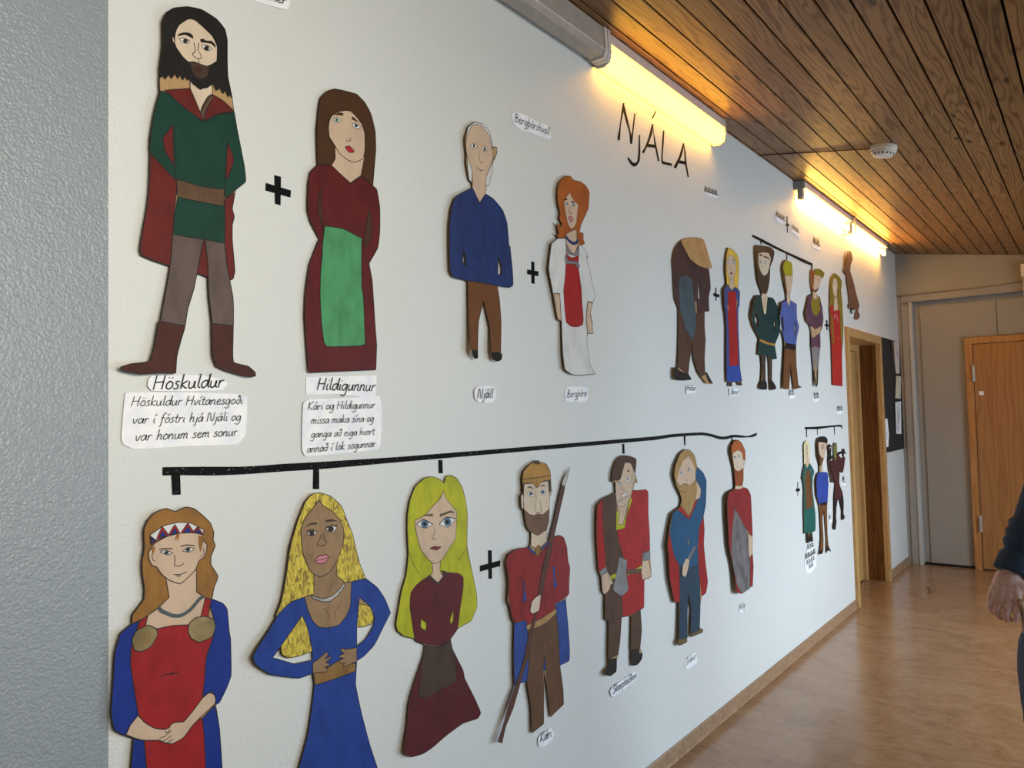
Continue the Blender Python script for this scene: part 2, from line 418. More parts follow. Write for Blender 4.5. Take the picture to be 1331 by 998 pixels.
def fill(sf, bm, loops, lay, mi, thick):
    b = bmesh.new(); es = []
    for lp in loops:
        vs = [b.verts.new((p[0], p[1], 0)) for p in lp]
        es += [b.edges.new((vs[i], vs[(i + 1) % len(vs)])) for i in range(len(vs))]
    bmesh.ops.triangle_fill(b, use_beauty=True, use_dissolve=False, edges=es, normal=(0, 0, 1))
    if not b.faces and len(loops) == 1:
        vs = [v for v in b.verts]; b.faces.new(vs); bmesh.ops.triangulate(b, faces=b.faces[:])
    if not sf.flat:
        for ax in (0, 1):
            st = (sf.b[2 + ax] - sf.b[ax]) / (sf.cells if ax == 0 else sf.cells * 2)
            lo = min(v.co[ax] for v in b.verts); hi = max(v.co[ax] for v in b.verts)
            k = math.floor((lo - sf.b[ax]) / st) + 1
            while sf.b[ax] + k * st < hi:
                co = [0, 0, 0]; no = [0, 0, 0]; co[ax] = sf.b[ax] + k * st; no[ax] = 1
                bmesh.ops.bisect_plane(b, geom=b.verts[:] + b.edges[:] + b.faces[:], plane_co=co, plane_no=no, dist=1e-5); k += 1
    mp = {v: bm.verts.new(sf.P(v.co.x, v.co.y, lay)) for v in b.verts if v.link_faces}
    for f in b.faces:
        vs = [mp[v] for v in f.verts]
        nx = (vs[1].co - vs[0].co).cross(vs[2].co - vs[0].co).x
        try: g = bm.faces.new(vs if nx > 0 else vs[::-1]); g.material_index = mi
        except ValueError: pass
    low = {}
    for e in b.edges:
        if len(e.link_faces) == 1:
            for v in e.verts:
                if v not in low: low[v] = bm.verts.new(mp[v].co - Vector((thick, 0, 0)))
            a, c = e.verts
            try: g = bm.faces.new([mp[a], mp[c], low[c], low[a]]); g.material_index = mi
            except ValueError: pass
    b.free()
def ribbon(bm, pts, w, mi, closed=False, taper=False):
    """pts: points on the sheet (x, y, z); a flat pen line of width w lying on it"""
    n = len(pts)
    if n < 2: return
    L, Rr = [], []
    for i in range(n):
        a = pts[(i - 1) % n] if closed or i else pts[i]; c = pts[(i + 1) % n] if closed or i < n - 1 else pts[i]
        dy, dz = c.y - a.y, c.z - a.z; m = math.hypot(dy, dz) or 1e-9
        k = w / 2 * ((.35 + .65 * math.sin(math.pi * (i + .5) / n)) if taper else 1)
        o = Vector((0, -dz / m * k, dy / m * k))
        L.append(bm.verts.new(pts[i] + o)); Rr.append(bm.verts.new(pts[i] - o))
    for i in range(n if closed else n - 1):
        j = (i + 1) % n
        vs = [L[i], Rr[i], Rr[j], L[j]]
        f = bm.faces.new(vs if (vs[1].co - vs[0].co).cross(vs[2].co - vs[0].co).x > 0 else vs[::-1]); f.material_index = mi
def line(sf, bm, pts, lay, w, mi, closed=False, taper=False):
    q = []
    for i in range(len(pts) - (0 if closed else 1)):
        a, b = pts[i], pts[(i + 1) % len(pts)]; q.append(a)
        L = math.hypot(b[0] - a[0], b[1] - a[1]); st = 9999 if sf.flat else (sf.b[2] - sf.b[0]) / sf.cells
        for k in range(1, int(L / st) + 1):
            t = k / (int(L / st) + 1); q.append((a[0] + (b[0] - a[0]) * t, a[1] + (b[1] - a[1]) * t))
    if not closed: q.append(pts[-1])
    ribbon(bm, [sf.P(x, y, lay) for x, y in q], w, mi, closed, taper)

PAL = {'kraft': (176, 142, 100), 'black': (30, 26, 25), 'skin': (203, 176, 152), 'pale': (210, 190, 168), 'tan': (186, 154, 118), 'maroon': (100, 31, 28), 'green': (18, 60, 48),
       'belt': (96, 72, 52), 'taupe': (98, 82, 78), 'boot': (74, 37, 27), 'brownhair': (74, 47, 28), 'wine': (91, 28, 27), 'mint': (78, 148, 100), 'navy': (34, 52, 104),
       'brown': (108, 68, 38), 'white': (214, 214, 214), 'orange': (166, 88, 38), 'red': (162, 31, 34), 'grey': (128, 122, 124), 'mouthred': (182, 44, 58), 'pink': (204, 128, 138),
       'lightbrown': (150, 104, 46), 'royal': (20, 46, 134), 'scarlet': (152, 26, 30), 'gold': (152, 130, 88), 'steelgrey': (78, 88, 90), 'yellow': (196, 176, 44), 'olskin': (150, 120, 88),
       'cobalt': (32, 62, 142), 'goldbrown': (140, 104, 56), 'silver': (172, 164, 158), 'chartreuse': (176, 176, 34), 'burgundy': (88, 24, 29), 'burgundy2': (82, 22, 26), 'darkbrown': (70, 52, 42),
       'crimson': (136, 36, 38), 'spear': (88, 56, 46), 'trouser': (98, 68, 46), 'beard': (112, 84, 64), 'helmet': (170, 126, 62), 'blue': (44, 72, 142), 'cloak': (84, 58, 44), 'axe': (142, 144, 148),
       'teal': (30, 80, 118), 'tealdark': (34, 62, 82), 'sand': (166, 132, 82), 'olive': (104, 88, 52), 'ginger': (168, 88, 46), 'iron': (126, 124, 128), 'coat': (74, 50, 48), 'slate': (70, 84, 92),
       'flap': (184, 144, 96), 'blonde': (222, 180, 74), 'blueviolet': (64, 74, 130), 'darkteal': (24, 56, 56), 'sky': (78, 94, 160), 'lime': (160, 152, 32), 'purple': (92, 58, 78), 'moss': (132, 118, 38),
       'lightred': (176, 42, 38), 'dog': (116, 80, 62), 'cream': (228, 216, 172), 'emerald': (28, 92, 84), 'deepblue': (46, 72, 158), 'darkred': (72, 36, 36), 'zombie': (120, 118, 62), 'iris_brown': (60, 44, 36),
       'iris_blue': (96, 118, 142), 'iris_green': (110, 160, 140), 'eyewhite': (230, 230, 228), 'lipred': (128, 42, 46), 'rust': (146, 74, 38)}
def PM(k):
    if k == 'ink': return M_INK
    if k == 'yellow':
        if 'yellow_hair' in MATS: return MATS['yellow_hair']
        t = NT('yellow_hair'); v = t.pos((1, 22, 8)); a = t.noise(v, 4.5, 3, .7, 1.6); b = t.noise(t.pos((1, 1, 1)), 9, 2)
        t.l(t.mixc(t.ramp(b, [(.45, (0, 0, 0, 1)), (.75, (.5, .5, .5, 1))]), t.ramp(a, [(.40, rgb((120, 96, 40))), (.5, rgb((204, 182, 46))), (.66, rgb((226, 206, 84)))]), rgb((140, 112, 48))), t.b.inputs['Base Color'])
        t.b.inputs['Roughness'].default_value = .6; MATS['yellow_hair'] = t.m; return t.m
    if k in ('gold', 'silver', 'iron', 'axe'):
        m = paint('paint_' + k, PAL[k], None, .32, 1.8, (1, 9, 9)); m.node_tree.nodes['Principled BSDF'].inputs['Metallic'].default_value = .25; return m
    return paint('paint_' + k, PAL[k], amt=.5 if k in ('skin', 'pale', 'kraft', 'eyewhite', 'white') else 1.0)

def loops_of(spec, sm):
    """'poly | poly ^ hole' -> [[outer, hole..], ..]; the crop name carries over"""
    res = []; last = None
    for part in spec.split('|'):
        lps = []
        for lp in part.split('^'):
            w = lp.split()
            if not w: continue
            if w[0] not in CV and last: lp = last + ' ' + lp
            for q in w:
                if q in CV: last = q
            lps.append(curve(parse(lp), True, sm) if sm else [p for i, p in enumerate(parse(lp)) if i == 0 or p != parse(lp)[i - 1]])
        res.append(lps)
    return res

def figure(name, label, backing, parts, disp=None, ink=.0019, cat='paper figure', group='painted paper figures on the wall', bmat='kraft', edge=True):
    lb = loops_of(backing, 4)
    xs = [p[0] for l in lb for q in l for p in q]; ys = [p[1] for l in lb for q in l for p in q]
    sf = Surf((min(xs), min(ys), max(xs), max(ys)), **(disp or {}))
    foot = at_x((min(xs) + max(xs)) / 2, max(ys), 0)
    root = empty(name, (sf.base, foot.y, foot.z), label, cat, group)
    bm = bmesh.new()
    for l in lb:
        fill(sf, bm, l, 0, 0, .0012)
        if edge:
            for q in l: line(sf, bm, q, .6, ink * .8, 1, True)
    link('paper_backing', bm, [PM(bmat), M_INK], root)
    todo = []
    for pt in parts:                                   # every separate patch of paint is a part of its own
        if '|' in pt[2] and '/' not in pt[1] and pt[0] != 'eyelash':
            cur = ''
            for sp in pt[2].split('|'):
                if sp.split()[0] not in CV: sp = cur + ' ' + sp
                cur = [q for q in sp.split() if q in CV][-1]; todo.append((pt[0], pt[1], sp) + tuple(pt[3:]))
        else: todo.append(pt)
    for pt in todo:
        pn, mk, spec, lay = pt[:4]; opt = pt[4] if len(pt) > 4 else None
        bm = bmesh.new(); mats = []
        if mk[0] == '~':                               # pen or brush strokes
            mats = [PM(mk[1:])]
            for s_ in loops_of(spec.replace('|', ' | '), 0):
                line(sf, bm, curve(s_[0], False, 4), lay, opt or ink, 0)
        elif mk[0] == '*':                             # eye: white, iris, pupil
            mats = [PM('eyewhite'), M_INK, PM(mk[1:])]
            l = loops_of(spec, 4)[0]; fill(sf, bm, l, lay, 0, .0004); line(sf, bm, l[0], lay + .8, ink * .8, 1, True)
            w = opt.replace(',', ' ').split(); c = CV[w[0]]; cx, cy, rx, ry = [float(q) for q in w[1:]]
            for kx, mi, dl in ((1, 2, 1.2), (.5, 1, 2.0)):
                fill(sf, bm, [[(c[0] + (cx + rx * kx * math.cos(a * .5236)) * c[2], c[1] + (cy + ry * kx * math.sin(a * .5236)) * c[2]) for a in range(12)]], lay + dl, mi, .0003)
        else:
            ks = mk.split('/'); mats = [PM(k) for k in ks] + [M_INK]
            iw = ink if opt is None else opt
            for i, sp in enumerate(spec.split('/')):
                for l in loops_of(sp, 4):
                    fill(sf, bm, l, lay + i * .7, i, .0004)
                    if iw:
                        for q in l: line(sf, bm, q, lay + i * .7 + .5, iw, len(ks), True)
        link(pn, bm, mats, root)
    return root

# ---- handwriting -----------------------------------------------------------
_bowl = [(.8, .85), (.5, 1), (.17, .75), (.1, .3), (.35, 0), (.65, .3), (.82, .95)]
GL = {
 'a': (.98, [_bowl + [(.78, .2), (.98, .02)]]), 'd': (1.0, [_bowl[:-1] + [(.85, 1.2), (.92, 1.9), (.84, .3), (1.0, .02)]]),
 'b': (.9, [[(.2, 1.9), (.15, .1), (.5, 0), (.8, .4), (.6, .9), (.2, .6)]]), 'e': (.9, [[(.15, .5), (.6, .6), (.7, .85), (.45, 1), (.15, .6), (.25, .1), (.55, 0), (.88, .25)]]),
 'f': (.75, [[(.85, 1.75), (.6, 1.9), (.42, 1.5), (.3, -.5), (.1, -.75)], [(.1, .95), (.72, .98)]]), 'g': (.98, [_bowl + [(.76, -.5), (.45, -.8), (.08, -.6)]]),
 'h': (.95, [[(.25, 1.9), (.15, 0)], [(.17, .5), (.5, 1), (.72, .8), (.68, .2), (.9, .02)]]), 'i': (.45, [[(.2, .95), (.18, .15), (.4, .02)], [(.28, 1.4), (.3, 1.52)]]),
 'j': (.5, [[(.35, .95), (.28, -.5), (.02, -.8)], [(.4, 1.4), (.42, 1.52)]]), 'k': (.88, [[(.25, 1.9), (.15, 0)], [(.75, 1), (.22, .5), (.8, .02)]]),
 'l': (.48, [[(.3, 1.9), (.2, .25), (.45, .02)]]), 'm': (1.3, [[(.12, .95), (.1, 0)], [(.1, .55), (.42, 1), (.56, .75), (.53, 0)], [(.54, .55), (.88, 1), (1.02, .75), (1.0, .15), (1.22, .02)]]),
 'n': (.92, [[(.12, .95), (.1, 0)], [(.1, .5), (.45, 1), (.66, .78), (.63, .15), (.88, .02)]]), 'o': (.88, [[(.5, 1), (.17, .7), (.17, .2), (.45, 0), (.78, .35), (.75, .8), (.5, 1), (.3, .92)]]),
 'p': (.88, [[(.2, .95), (.12, -.8)], [(.2, .6), (.5, 1), (.78, .7), (.58, .08), (.18, .12)]]), 'r': (.72, [[(.17, .95), (.12, 0)], [(.13, .5), (.4, .95), (.68, .88)]]),
 's': (.68, [[(.6, .9), (.35, 1), (.2, .75), (.5, .45), (.48, .08), (.22, 0), (.04, .15)]]), 't': (.68, [[(.38, 1.6), (.28, .2), (.48, .0), (.65, .1)], [(.05, 1), (.66, 1.02)]]),
 'u': (.95, [[(.12, .95), (.12, .2), (.35, 0), (.65, .3), (.72, .95), (.7, .2), (.92, .02)]]), 'v': (.8, [[(.1, .95), (.35, 0), (.72, .98)]]),
 '\u00fe': (.88, [[(.25, 1.9), (.12, -.8)], [(.2, .6), (.5, 1), (.78, .7), (.58, .08), (.18, .12)]]), '\u00f0': (.92, [[(.35, 1.9), (.75, 1.25), (.8, .5), (.5, 0), (.15, .3), (.3, .85), (.74, .75)], [(.35, 1.35), (.85, 1.75)]]),
 '\u00e6': (1.5, [_bowl[:-1] + [(.78, .55), (1.25, .62), (1.3, .9), (1.05, 1), (.8, .6), (.9, .1), (1.15, 0), (1.45, .25)]]),
 'H': (1.25, [[(.22, 1.8), (.1, 0)], [(1.08, 1.8), (.96, 0)], [(.15, .9), (1.04, .95)]]), 'N': (1.3, [[(.08, 0), (.25, 1.8), (.9, 0), (1.1, 1.8)]]), 'K': (1.1, [[(.22, 1.8), (.1, 0)], [(.98, 1.8), (.18, .85), (1.0, 0)]]),
 'B': (1.05, [[(.2, 1.8), (.1, 0)], [(.2, 1.8), (.75, 1.65), (.62, 1.05), (.18, .95), (.85, .75), (.7, .05), (.1, 0)]]), 'S': (1.0, [[(.9, 1.65), (.55, 1.8), (.25, 1.4), (.7, .8), (.62, .1), (.3, 0), (.05, .25)]]),
 'G': (1.15, [[(.95, 1.55), (.6, 1.8), (.18, 1.2), (.15, .4), (.5, 0), (.92, .3), (.95, .85), (.6, .85)]]), 'U': (1.15, [[(.15, 1.8), (.12, .4), (.45, 0), (.85, .4), (.98, 1.8), (.95, .2), (1.1, 0)]]),
 'O': (1.2, [[(.6, 1.8), (.15, 1.2), (.2, .3), (.6, 0), (1.0, .6), (.95, 1.5), (.6, 1.8)]]), '.': (.4, [[(.12, .02), (.2, .1)]]), ' ': (.62, []),
 '~': (1.1, [[(0, .2), (.2, .9), (.35, .1), (.6, .8), (.75, .2), (1.1, .35)]])}
def glyph(ch):
    acc = {'\u00e1': ('a', 'a'), '\u00ed': ('i', 'a'), '\u00f3': ('o', 'a'), '\u00fa': ('u', 'a'), '\u00e9': ('e', 'a'), '\u00f6': ('o', 'u')}.get(ch)
    if not acc: return GL[ch]
    w, st = GL[acc[0]]; st = list(st[:1]) if acc[0] == 'i' else list(st)
    st += [[(w * .45, 1.3), (w * .45 + .25, 1.75)]] if acc[1] == 'a' else [[(.3, 1.38), (.33, 1.5)], [(.65, 1.38), (.68, 1.5)]]
    return w, st
def write(bm, text, p0, p1, x, wk=.17, ys=1.0, slant=.2, mi=0):
    A = at_x(p0[0], p0[1], x); B = at_x(p1[0], p1[1], x)
    e = Vector((0, B.y - A.y, B.z - A.z)); W = e.length; e.normalize(); u = Vector((0, -e.z, e.y))
    tot = sum(glyph(c)[0] for c in text); s = W / tot; cx = 0
    for ch in text:
        w, sts = glyph(ch)
        for st in sts:
            q = curve([(a, b) for a, b in st], False, 4, .5) if len(st) > 2 else st
            ribbon(bm, [A + e * ((cx + a + slant * b) * s) + u * (b * s * ys) for a, b in q], wk * s, mi)
        cx += w
CARDG = 'white paper name cards on the wall'
def card(label, poly, texts, name='name_card', base=.002, disp=None, group=CARDG, wk=.125, ys=.8, sm=4, mat=None):
    lp = loops_of(poly, sm)[0]
    xs = [p[0] for p in lp[0]]; ys_ = [p[1] for p in lp[0]]
    sf = Surf((min(xs), min(ys_), max(xs), max(ys_)), base=base, **(disp or {}))
    bm = bmesh.new(); fill(sf, bm, lp, 0, 0, .0008)
    o = tag(link(name, bm, mat or M_PAPERW), label, 'name card' if name == 'name_card' else 'text card', group)
    if texts:
        bm = bmesh.new()
        for tx, sp in texts:
            a, b = parse(sp)
            if '~' in tx: wk = .11; ys = 1.0
            write(bm, tx, a, b, base + .0005 + (sf.w + sf.L + sf.R + sf.T + sf.B if not sf.flat else 0), wk, ys)
        t = link('lettering', bm, M_INK, o)
    return o
def tape_poly(bm, spec, x=.0012, mi=0, sm=0):
    for l in loops_of(spec, sm): fill(Surf((0, 0, 1, 1), base=x), bm, l, 0, mi, .0010)

def speckle_tape():
    t = NT('worn_black_tape'); v = t.pos((1, 1, 3)); a = t.noise(v, 95, 3, .7)
    t.l(t.ramp(a, [(.655, rgb((9, 9, 10))), (.69, rgb((200, 200, 200)))]), t.b.inputs['Base Color']); t.b.inputs['Roughness'].default_value = .7; t.b.inputs['Specular IOR Level'].default_value = .15
    return t.m
M_WORN = speckle_tape()
def strips(name, label, cat, items, mat, group=None):
    p = parse(items[0][1])
    c = at_x(sum(q[0] for q in p) / len(p), sum(q[1] for q in p) / len(p), 0)
    r = empty(name, (0, c.y, c.z), label, cat, group)
    for i, (pn, sp, sm) in enumerate(items):
        bm = bmesh.new(); tape_poly(bm, sp, .0012 + .0006 * (i % 2 if len(items) < 3 else (i > 0)), 0, sm); link(pn, bm, mat, r)
    return r

# ------------------------------------------------------------------ tape lines, plus signs, title
strips('tape_bracket', 'long worn black tape line with five short drops above the lower row of figures', 'tape line', [
 ('long_strip', 'E 250,480! 330,479 420,478 500,478 600,478 700,473 800,465 935,458 1331,433 R 0,45 150,25 300,15 400,12 470,25 540,45 580,45 630,32 680,32 760,42 835,15! 835,35! 800,50 720,55 640,52 590,68 530,68 460,45 400,35 280,40 120,55 0,75 E 1331,457 1000,487 800,500 620,513 500,518 430,518 330,517 250,518!', 3),
 ('drop_strip', 'E 290,512! 330,512! 333,605! 295,607!', 0), ('drop_strip', 'E 937,475! 963,475! 963,580! 935,580!', 0), ('drop_strip', 'L 350,-12! 375,-12! 378,75! 352,75!', 0),
 ('drop_strip', 'P 287,40! 303,40! 305,115! 290,115!', 0), ('drop_strip', 'R 243,40! 256,40! 256,117! 247,117!', 0), ('drop_strip', 'R 628,50! 637,50! 637,115! 630,115!', 0)], M_WORN, 'black tape brackets')
strips('tape_bracket', 'sloping black tape line above the far upper group of figures', 'tape line', [
 ('long_strip', 'V 65,122! 160,165 300,240 440,310 600,380 715,435! 718,462! 640,435 440,335 300,270 170,205 65,148!', 3),
 ('drop_strip', 'V 152,185! 165,190! 165,228! 154,225!', 0), ('drop_strip', 'V 432,325! 443,330! 443,395! 434,395!', 0), ('drop_strip', 'V 702,450! 718,455! 715,500! 702,498!', 0)], M_BLACK, 'black tape brackets')
strips('tape_bracket', 'short black tape line above the three small figures beside the wooden doorway', 'tape line', [
 ('long_strip', 'Y1 200,125! 330,122 500,110 700,92 790,88 810,110 808,148! 795,148! 792,122 700,120 500,145 400,160 200,158!', 3),
 ('drop_strip', 'Y1 222,150! 238,150! 236,290! 226,290!', 0), ('drop_strip', 'Y1 399,150! 412,150! 409,250! 401,250!', 0), ('drop_strip', 'Y1 672,115! 685,115! 690,250! 681,245!', 0)], M_BLACK, 'black tape brackets')
PG = 'black tape plus signs'
def plus(label, v, h):
    strips('plus_sign', label, 'plus sign', [('upright_strip', v, 0), ('cross_strip', h, 0)], M_BLACK, PG)
plus('black plus sign between the green tunic man and the woman in the mint apron', 'PX 356.7,227.4! 365.3,229.8! 364.8,266.8! 357.5,264.7!', 'PX 345.8,237.6! 378.4,247.5! 377.6,256.6! 345.3,247.5!')
plus('black plus sign between the bald man in navy and the woman in the white dress', 'G 622,93! 640,97! 642,233! 622,228!', 'G 597,143! 665,155! 665,185! 597,172!')
plus('black plus sign between the lime haired woman and the man with the spear', 'N 22,675! 46,675! 48,860! 26,860!', 'PX 624.2,735.2! 650.2,728.3! 650.2,735.6! 624.2,742.8!')
plus('small black plus sign between the hooded figure and the blonde woman in blue', 'T 580,695! 592,700! 595,838! 584,835!', 'T 560,755! 625,770! 625,805! 562,788!')
plus('small black plus sign beside the long haired woman in the red dress', 'X 740,185! 752,185! 755,278! 743,275!', 'X 728,222! 764,228! 764,245! 728,240!')
plus('small black plus sign beside the pale blonde woman in green', 'Y2 50,50! 57,50! 57,190! 52,190!', 'Y2 37,115! 75,112! 75,140! 37,145!')
plus('small black plus sign high on the wall between two tiny cards', 'W 857,288! 866,288! 870,438! 862,436!', 'W 845,350! 882,362! 882,380! 848,368!')

tl = empty('title_lettering', at_x(850, 185, 0), 'large black hand lettered title high on the wall below the glowing lamp', 'lettering')
for sp in ('Z 165,115! 180,115! 175,190 145,330 132,515! 110,522! 108,480 125,400 150,220 | 168,125! 182,150 225,330 250,440 262,480! 262,558! 245,555! 235,430 200,320 170,200 | 288,228! 300,228! 285,360 264,555! 248,545! 265,420',
           'Z 338,460! 350,462! 352,650 345,740 310,795 280,802 245,772 215,715 218,698! 240,720 270,758 300,764 322,740 332,650',
           'Z 480,340! 494,345! 482,440 440,560 410,620 390,662! 372,640! 400,600 440,500 | 488,345! 500,440 520,540 558,742! 545,748! 505,550 | 430,555! 520,568! 520,600! 430,590! | 517,195! 526,210! 505,250 485,287! 477,275! 500,230',
           'Z 598,412! 613,415! 605,560 596,740 690,768! 697,795! 590,772 580,740 588,560',
           'Z 816,548! 830,555! 802,680 740,822! 716,812! 720,795 770,700 | 824,560! 842,640 852,760 878,915! 865,918! 835,760 | 768,732! 850,748! 846,780! 762,765!'):
    bm = bmesh.new(); tape_poly(bm, sp, .0012, 0, 3); link('letter', bm, M_BLACK, tl)

# ------------------------------------------------------------------ cards
card('white card cut off by the top edge of the photo', 'AA 100,10 90,-70 470,-40 468,60 440,102 400,98 200,45', [('Ossab\u00e6r', 'AA 20,-92 432,52')], disp=dict(Rr=.004))
card('large white name card directly under the boots of the green tunic man', 'E 185,85 200,65 400,60 530,80 545,100 520,130 350,135 200,132 182,110', [('H\u00f6skuldur', 'E 203,128 528,116')], disp=dict(L=.002), base=.004)
card('white text card with three handwritten lines under the green tunic man', 'E 80,145 100,140 350,140 610,148 635,165 628,330 590,375 350,385 120,398 70,375 62,340', [('H\u00f6skuldur Hv\u00edtanesgo\u00f0i', 'E 105,203 615,192'), ('var \u00ed f\u00f3stri hj\u00e1 Nj\u00e1li og', 'E 110,283 607,267'), ('var honum sem sonur.', 'E 122,361 600,336')], 'text_card', disp=dict(L=.002), group='white text cards', wk=.115)
card('white rectangular name card at the hem of the mint apron dress', 'E 903,70! 1225,62! 1220,155! 1150,158 1050,148 903,150!', [('Hildigunnur', 'E 952,128 1218,134')], disp=dict(Rr=.003))
card('white text card with four handwritten lines under the mint apron dress', 'E 890,190 920,170 1100,165 1240,160 1242,380 1225,400 900,430 885,400', [('K\u00e1ri og Hildigunnur', 'E 910,220 1218,211'), ('missa maka s\u00edna og', 'E 925,283 1212,272'), ('ganga a\u00f0 eiga hvort', 'E 925,346 1215,331'), ('anna\u00f0 \u00ed lok s\u00f6gunnar.', 'E 905,415 1228,386')], 'text_card', disp=dict(L=.003), group='white text cards', wk=.115)
card('white strip card above the woman in the white dress', 'AB 100,170 130,130 200,110 380,160 700,330 980,440 1040,500 1070,720 1030,800 900,740 600,630 300,530 180,450 120,330', [('Berg\u00fe\u00f3rshvoll', 'AB 170,335 1040,680')], wk=.14)
card('rounded white name card under the bald man in navy', 'G 270,890 285,870 340,860 395,870 400,940 380,965 300,965 272,940', [('Nj\u00e1ll', 'G 288,940 385,936')], disp=dict(L=.004))
card('white name card under the woman in the white dress', 'G 828,890 845,868 960,870 970,890 970,945 950,958 840,960 830,940', [('Berg\u00fe\u00f3ra', 'G 842,934 962,926')], wk=.14)
card('oval white name card at the feet of the man with the spear', 'O 330,905 350,870 410,835 428,870 420,905 370,950 335,950', [('K\u00e1ri', 'O 342,928 415,888')], disp=dict(L=.003))
card('slanting white name card under the black boots of the man with the axe', 'Q 165,890 180,860 320,765 342,780 340,810 190,925 172,920', [('Skarph\u00e9\u00f0inn', 'Q 184,908 340,802')], disp=dict(L=.004), wk=.14)
card('white name card under the blond bearded man in teal', 'S 220,885 245,860 300,820 312,890 235,945', [('Gr\u00edmur', 'S 230,914 303,862')], wk=.14)
card('tiny white name card under the ginger man in the red cape', 'S 612,500 640,480 660,470 662,500 640,535 625,535', [('Helgi', 'S 614,520 660,494')], wk=.14)
card('white square name card under the hooded dark figure', 'U 270,850! 368,845! 370,925! 265,930!', [('Hr\u00fatur', 'U 275,893 370,893')], disp=dict(L=.003), wk=.14)
card('white square name card under the blonde woman in blue', 'U 732,875! 830,870! 832,950! 735,955!', [('Unnur', 'U 752,938 830,935')], disp=dict(L=.003), wk=.14)
card('tiny round white card under the man in the light blue shirt', 'U2 920,110 950,105 965,140 950,155 920,155', [('~~', 'U2 918,142 957,136')], wk=.14)
card('tiny white card under the man in purple', 'U2 1090,135 1130,130 1138,165 1110,180 1090,170', [('~~', 'U2 1097,166 1136,160')], wk=.14)
card('tiny white card just left of the wooden doorway, below the long red dress', 'U2 1262,228 1300,222 1310,250 1295,265 1265,262', [('~~~', 'U2 1265,252 1307,248')], wk=.14)
card('tiny white card high on the wall under the far end of the title', 'W 112,55! 235,100! 235,122! 160,105 112,80!', [('~~~~', 'W 112,74 232,112')], wk=.14)
card('tiny white card to the left of the highest plus sign', 'W 755,275! 850,330! 850,362! 790,350 755,310!', [('~~~', 'W 762,300 845,350')], wk=.14)
card('tiny white card to the right of the highest plus sign', 'W 905,395! 978,445! 980,490! 905,425!', [('~~~', 'W 910,408 972,455')], wk=.14)
card('tiny white card below the lit bare tubes, left of the brown dog', 'W 1092,530! 1165,570! 1165,602! 1100,570!', [('~~', 'W 1100,550 1162,585')], wk=.14)
card('tiny white card at the tail of the brown dog', 'V2 265,830! 305,835! 308,870! 270,872!', [('~', 'V2 272,860 304,864')], wk=.14)
card('tiny white card right of the dark red figure with the axe', 'Y2 490,40 515,25 535,60 525,90 495,85', [('~', 'Y2 498,66 524,72')], wk=.14)
card('tiny white card between the legs of the last two small figures', 'Y2 365,400 385,390 390,450 370,455', [('~', 'Y2 368,440 386,418')], wk=.14)
card('small white name card under the pale blonde woman in green', 'Y2 145,710 165,690 210,690 215,720 185,755 148,750', [('~~~', 'Y2 148,735 214,705')], wk=.14)
card('small white text card with three lines under the pale blonde woman in green', 'Y2 120,830 145,800 230,765 240,830 235,890 180,955 140,960 128,900', [('~~~~', 'Y2 128,836 230,772'), ('~~~~', 'Y2 140,886 225,830'), ('~~', 'Y2 165,928 210,895')], 'text_card', group='white text cards', wk=.14)

